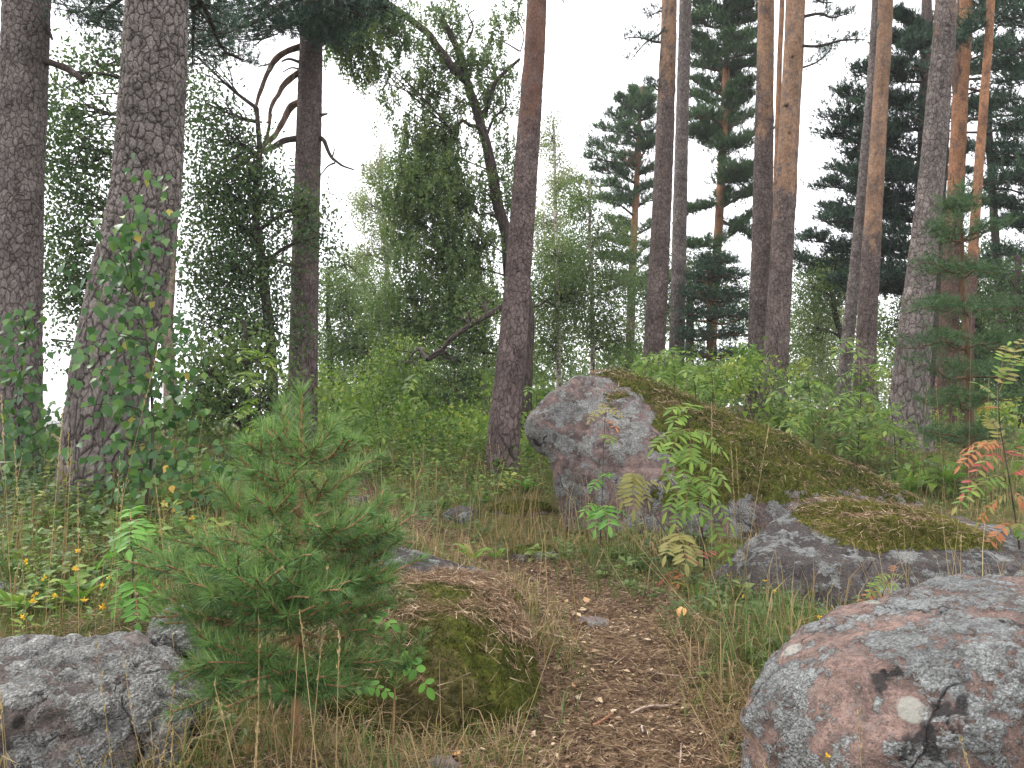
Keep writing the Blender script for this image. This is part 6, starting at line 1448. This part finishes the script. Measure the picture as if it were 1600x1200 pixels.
# ------------------------------------------------------------------ single fallen things on the path
def stick(pts, r_, mat, label, cat='twig', name='twig'):
    q = []
    for (a, b, d) in pts:
        p = P(a, b, d); p[2] = float(rock_top(p[0], p[1])) + r_ * .8 + .006; q.append(p)
    q = catmull(q, 14); mb = MB(); tube(mb, q - q[0], r_ * (1 + .15 * vnoise(q * 60)), 7)
    o = mb.build(name, M[mat], origin=None); o.location = [float(v) for v in q[0]]; tag(o, label, cat)
stick([(926,1092,2.8),(942,1087,2.82),(957,1083,2.85)], .006, 'twig_red', 'short reddish brown stick lying on the path')
stick([(985,1080,2.85),(1010,1079,2.87),(1035,1082,2.87),(1050,1080,2.88),(1062,1072,2.9)], .005, 'birch_bark_tan', 'knobbly grey stick right of the reddish one')
stick([(1064,1126,2.6),(1063,1150,2.5),(1058,1170,2.42),(1046,1182,2.36),(1035,1190,2.33)], .0035, 'birch_bark_tan', 'thin grey curved twig at the right bottom of the path')
stick([(906,1150,2.5),(915,1162,2.47),(927,1173,2.43)], .005, 'pale_wood', 'stubby pale broken twig near the bottom of the path')
stick([(852,1026,3.3),(868,1025,3.3),(884,1022,3.32)], .004, 'pale_wood', 'pale straight splinter high on the path')
stick([(1010,1036,3.1),(1035,1042,3.08),(1066,1046,3.05)], .003, 'birch_bark_tan', 'thin grey twig under the grass at the right of the path')
stick([(1003,1095,2.75),(1005,1107,2.7)], .005, 'birch_bark', 'short white peeled stick with a red end')
stick([(870,1122,2.6),(872,1130,2.57)], .005, 'pale_wood', 'tiny white chip of wood beside the stem by the mossy boulder')
def fallen_leaf(px, py, d, s_, mat, label, tilt=.4):
    p = P(px, py, d); p[2] = float(rock_top(p[0], p[1])) + .015
    a = np.linspace(0, TAU, 9)[:-1]; r = np.random.default_rng(int(px))
    rad = s_ * (1 + .18 * np.cos(3 * a + r.random() * 6)) * r.uniform(.85, 1.1, 8)
    V = np.vstack([[0, 0, 0], np.stack([rad * np.cos(a), rad * np.sin(a) * .75, .3 * s_ * np.cos(2 * a) + .15 * s_], -1)])
    mb = MB(); mb.add(V, [(0, i + 1, (i + 1) % 8 + 1) for i in range(8)])
    o = mb.build('fallen_leaf', M[mat]); o.location = [float(v) for v in p]; o.rotation_euler = (tilt, r.normal(0, .3), r.random() * 6); tag(o, label, 'leaf')
fallen_leaf(1067, 965, 3.5, .038, 'dead_leaf_orange', 'orange tan fallen leaf propped in the grass right of the path', .9)
fallen_leaf(706, 1150, 2.45, .028, 'dead_leaf_orange', 'orange brown fallen leaf below the mossy boulder')
fallen_leaf(906, 1052, 2.95, .022, 'pale_wood', 'pale cream scrap of bark in the middle of the path', .5)
fallen_leaf(898, 1045, 3.0, .018, 'dead_leaf', 'small tan leaf just behind the cream bark scrap')
fallen_leaf(900, 928, 4.0, .03, 'dead_leaf', 'tan leaf lying where the path narrows', .3)
fallen_leaf(882, 924, 4.1, .026, 'dead_leaf', 'second tan leaf left of it where the path narrows', .3)
fallen_leaf(918, 923, 4.1, .026, 'dead_leaf', 'pinkish leaf right of the pair where the path narrows', .3)
fallen_leaf(870, 983, 3.6, .026, 'pale_wood', 'grey white leaf on the path above the pale splinter', .3)
fallen_leaf(912, 990, 3.6, .022, 'dead_leaf', 'curled brown leaf beside the flat bedded stone', .4)
fallen_leaf(770, 1008, 2.8, .028, 'dead_leaf', 'curled brown leaf resting on top of the mossy boulder', .6)
fallen_leaf(605, 1120, 2.5, .03, 'dead_leaf', 'folded brown leaf under the young pine', .6)
fallen_leaf(388, 1128, 2.3, .025, 'dead_leaf', 'crumpled dry leaf right of the lichen crusted rock', .6)
fallen_leaf(495, 1170, 2.2, .02, 'dead_leaf', 'grey crumpled leaf at the foot of the young pine', .6)
fallen_leaf(712, 1165, 2.4, .022, 'dead_leaf', 'small curled leaf beside the orange brown one', .6)
fallen_leaf(934, 1140, 2.5, .016, 'dead_leaf_orange', 'tiny orange leaf low on the path', .3)
fallen_leaf(1335, 775, 5.4, .035, 'dead_leaf_orange', 'yellow leaf lying on the moss of the big boulder slope', .7)
def cone_obj(px, py, d, s_, label):
    p = P(px, py, d); p[2] = float(rock_top(p[0], p[1])) + s_ * .55
    mb = MB(); r = np.random.default_rng(int(px))
    for k in range(34):
        t = k / 34; a = k * 2.4; rr_ = s_ * .5 * math.sin(math.pi * (.12 + .8 * t)) + .001
        o_ = np.array([rr_ * math.cos(a) * .4, rr_ * math.sin(a) * .4, s_ * (t - .5)]); x = norm([math.cos(a), math.sin(a), .5]); y = np.array([-math.sin(a), math.cos(a), 0]); 
        e = o_ + x * rr_ * .9
        mb.add([o_ - y * .001, e - y * rr_ * .35, e + x * .001 + [0, 0, .002], e + y * rr_ * .35, e - [0, 0, .0015]], [(0, 1, 2), (0, 2, 3), (1, 4, 2), (2, 4, 3), (0, 4, 1), (0, 3, 4)], .5)
    o = mb.build('pine_cone', M['cone'], smooth=False); o.location = [float(v) for v in p]; o.rotation_euler = (1.3, r.random() * 2, r.random() * 6); tag(o, label, 'pine cone')
cone_obj(1032, 1070, 2.95, .035, 'dark open pine cone on the path beside the knobbly stick')
cone_obj(841, 1082, 2.75, .035, 'dark pine cone at the foot of the mossy boulder')
cone_obj(844, 994, 3.5, .032, 'pine cone lying high on the path beside the mossy boulder')
cone_obj(1025, 1050, 3.05, .03, 'pale brown cone at the right side of the path under the thin twig')


# ------------------------------------------------------------------ thin haze between the trees
top = 0.0; low = 0.0
for o in bpy.data.objects:
    if o.type == 'MESH':
        w_ = o.matrix_basis if o.parent is None else None
        oz = (o.location[2] + (o.parent.location[2] if o.parent and o.parent.parent is None else 0)) if o.name.split('.')[0] in ('crown', 'trunk', 'far_wood', 'boughs') or o.name == 'ground' else None
        if oz is None: continue
        n = len(o.data.vertices); a = np.empty(n * 3); o.data.vertices.foreach_get('co', a); zz = a.reshape(-1, 3)[:, 2] + oz
        top = max(top, zz.max()); low = min(low, zz.min())
zb, zt, a_ = low - 1.0, top + 0.6, 760.0
HAZE = 0.0012
mb = MB(); V = [(x, y, z) for z in (zb, zt) for y in (-a_, a_) for x in (-a_, a_)]
mb.add(V, [(0, 2, 3, 1), (4, 5, 7, 6), (0, 1, 5, 4), (2, 6, 7, 3), (0, 4, 6, 2), (1, 3, 7, 5)])
hz = bpy.data.materials.new('haze'); hz.use_nodes = True; hz.node_tree.nodes.clear()
ho = hz.node_tree.nodes.new('ShaderNodeOutputMaterial'); hv = hz.node_tree.nodes.new('ShaderNodeVolumePrincipled')
hv.inputs['Color'].default_value = (.93, .95, 1.0, 1); hv.inputs['Density'].default_value = HAZE; hv.inputs['Anisotropy'].default_value = 0.0
hz.node_tree.links.new(hv.outputs[0], ho.inputs['Volume'])
ob = mb.build('haze', hz, None, 'stuff', smooth=False)
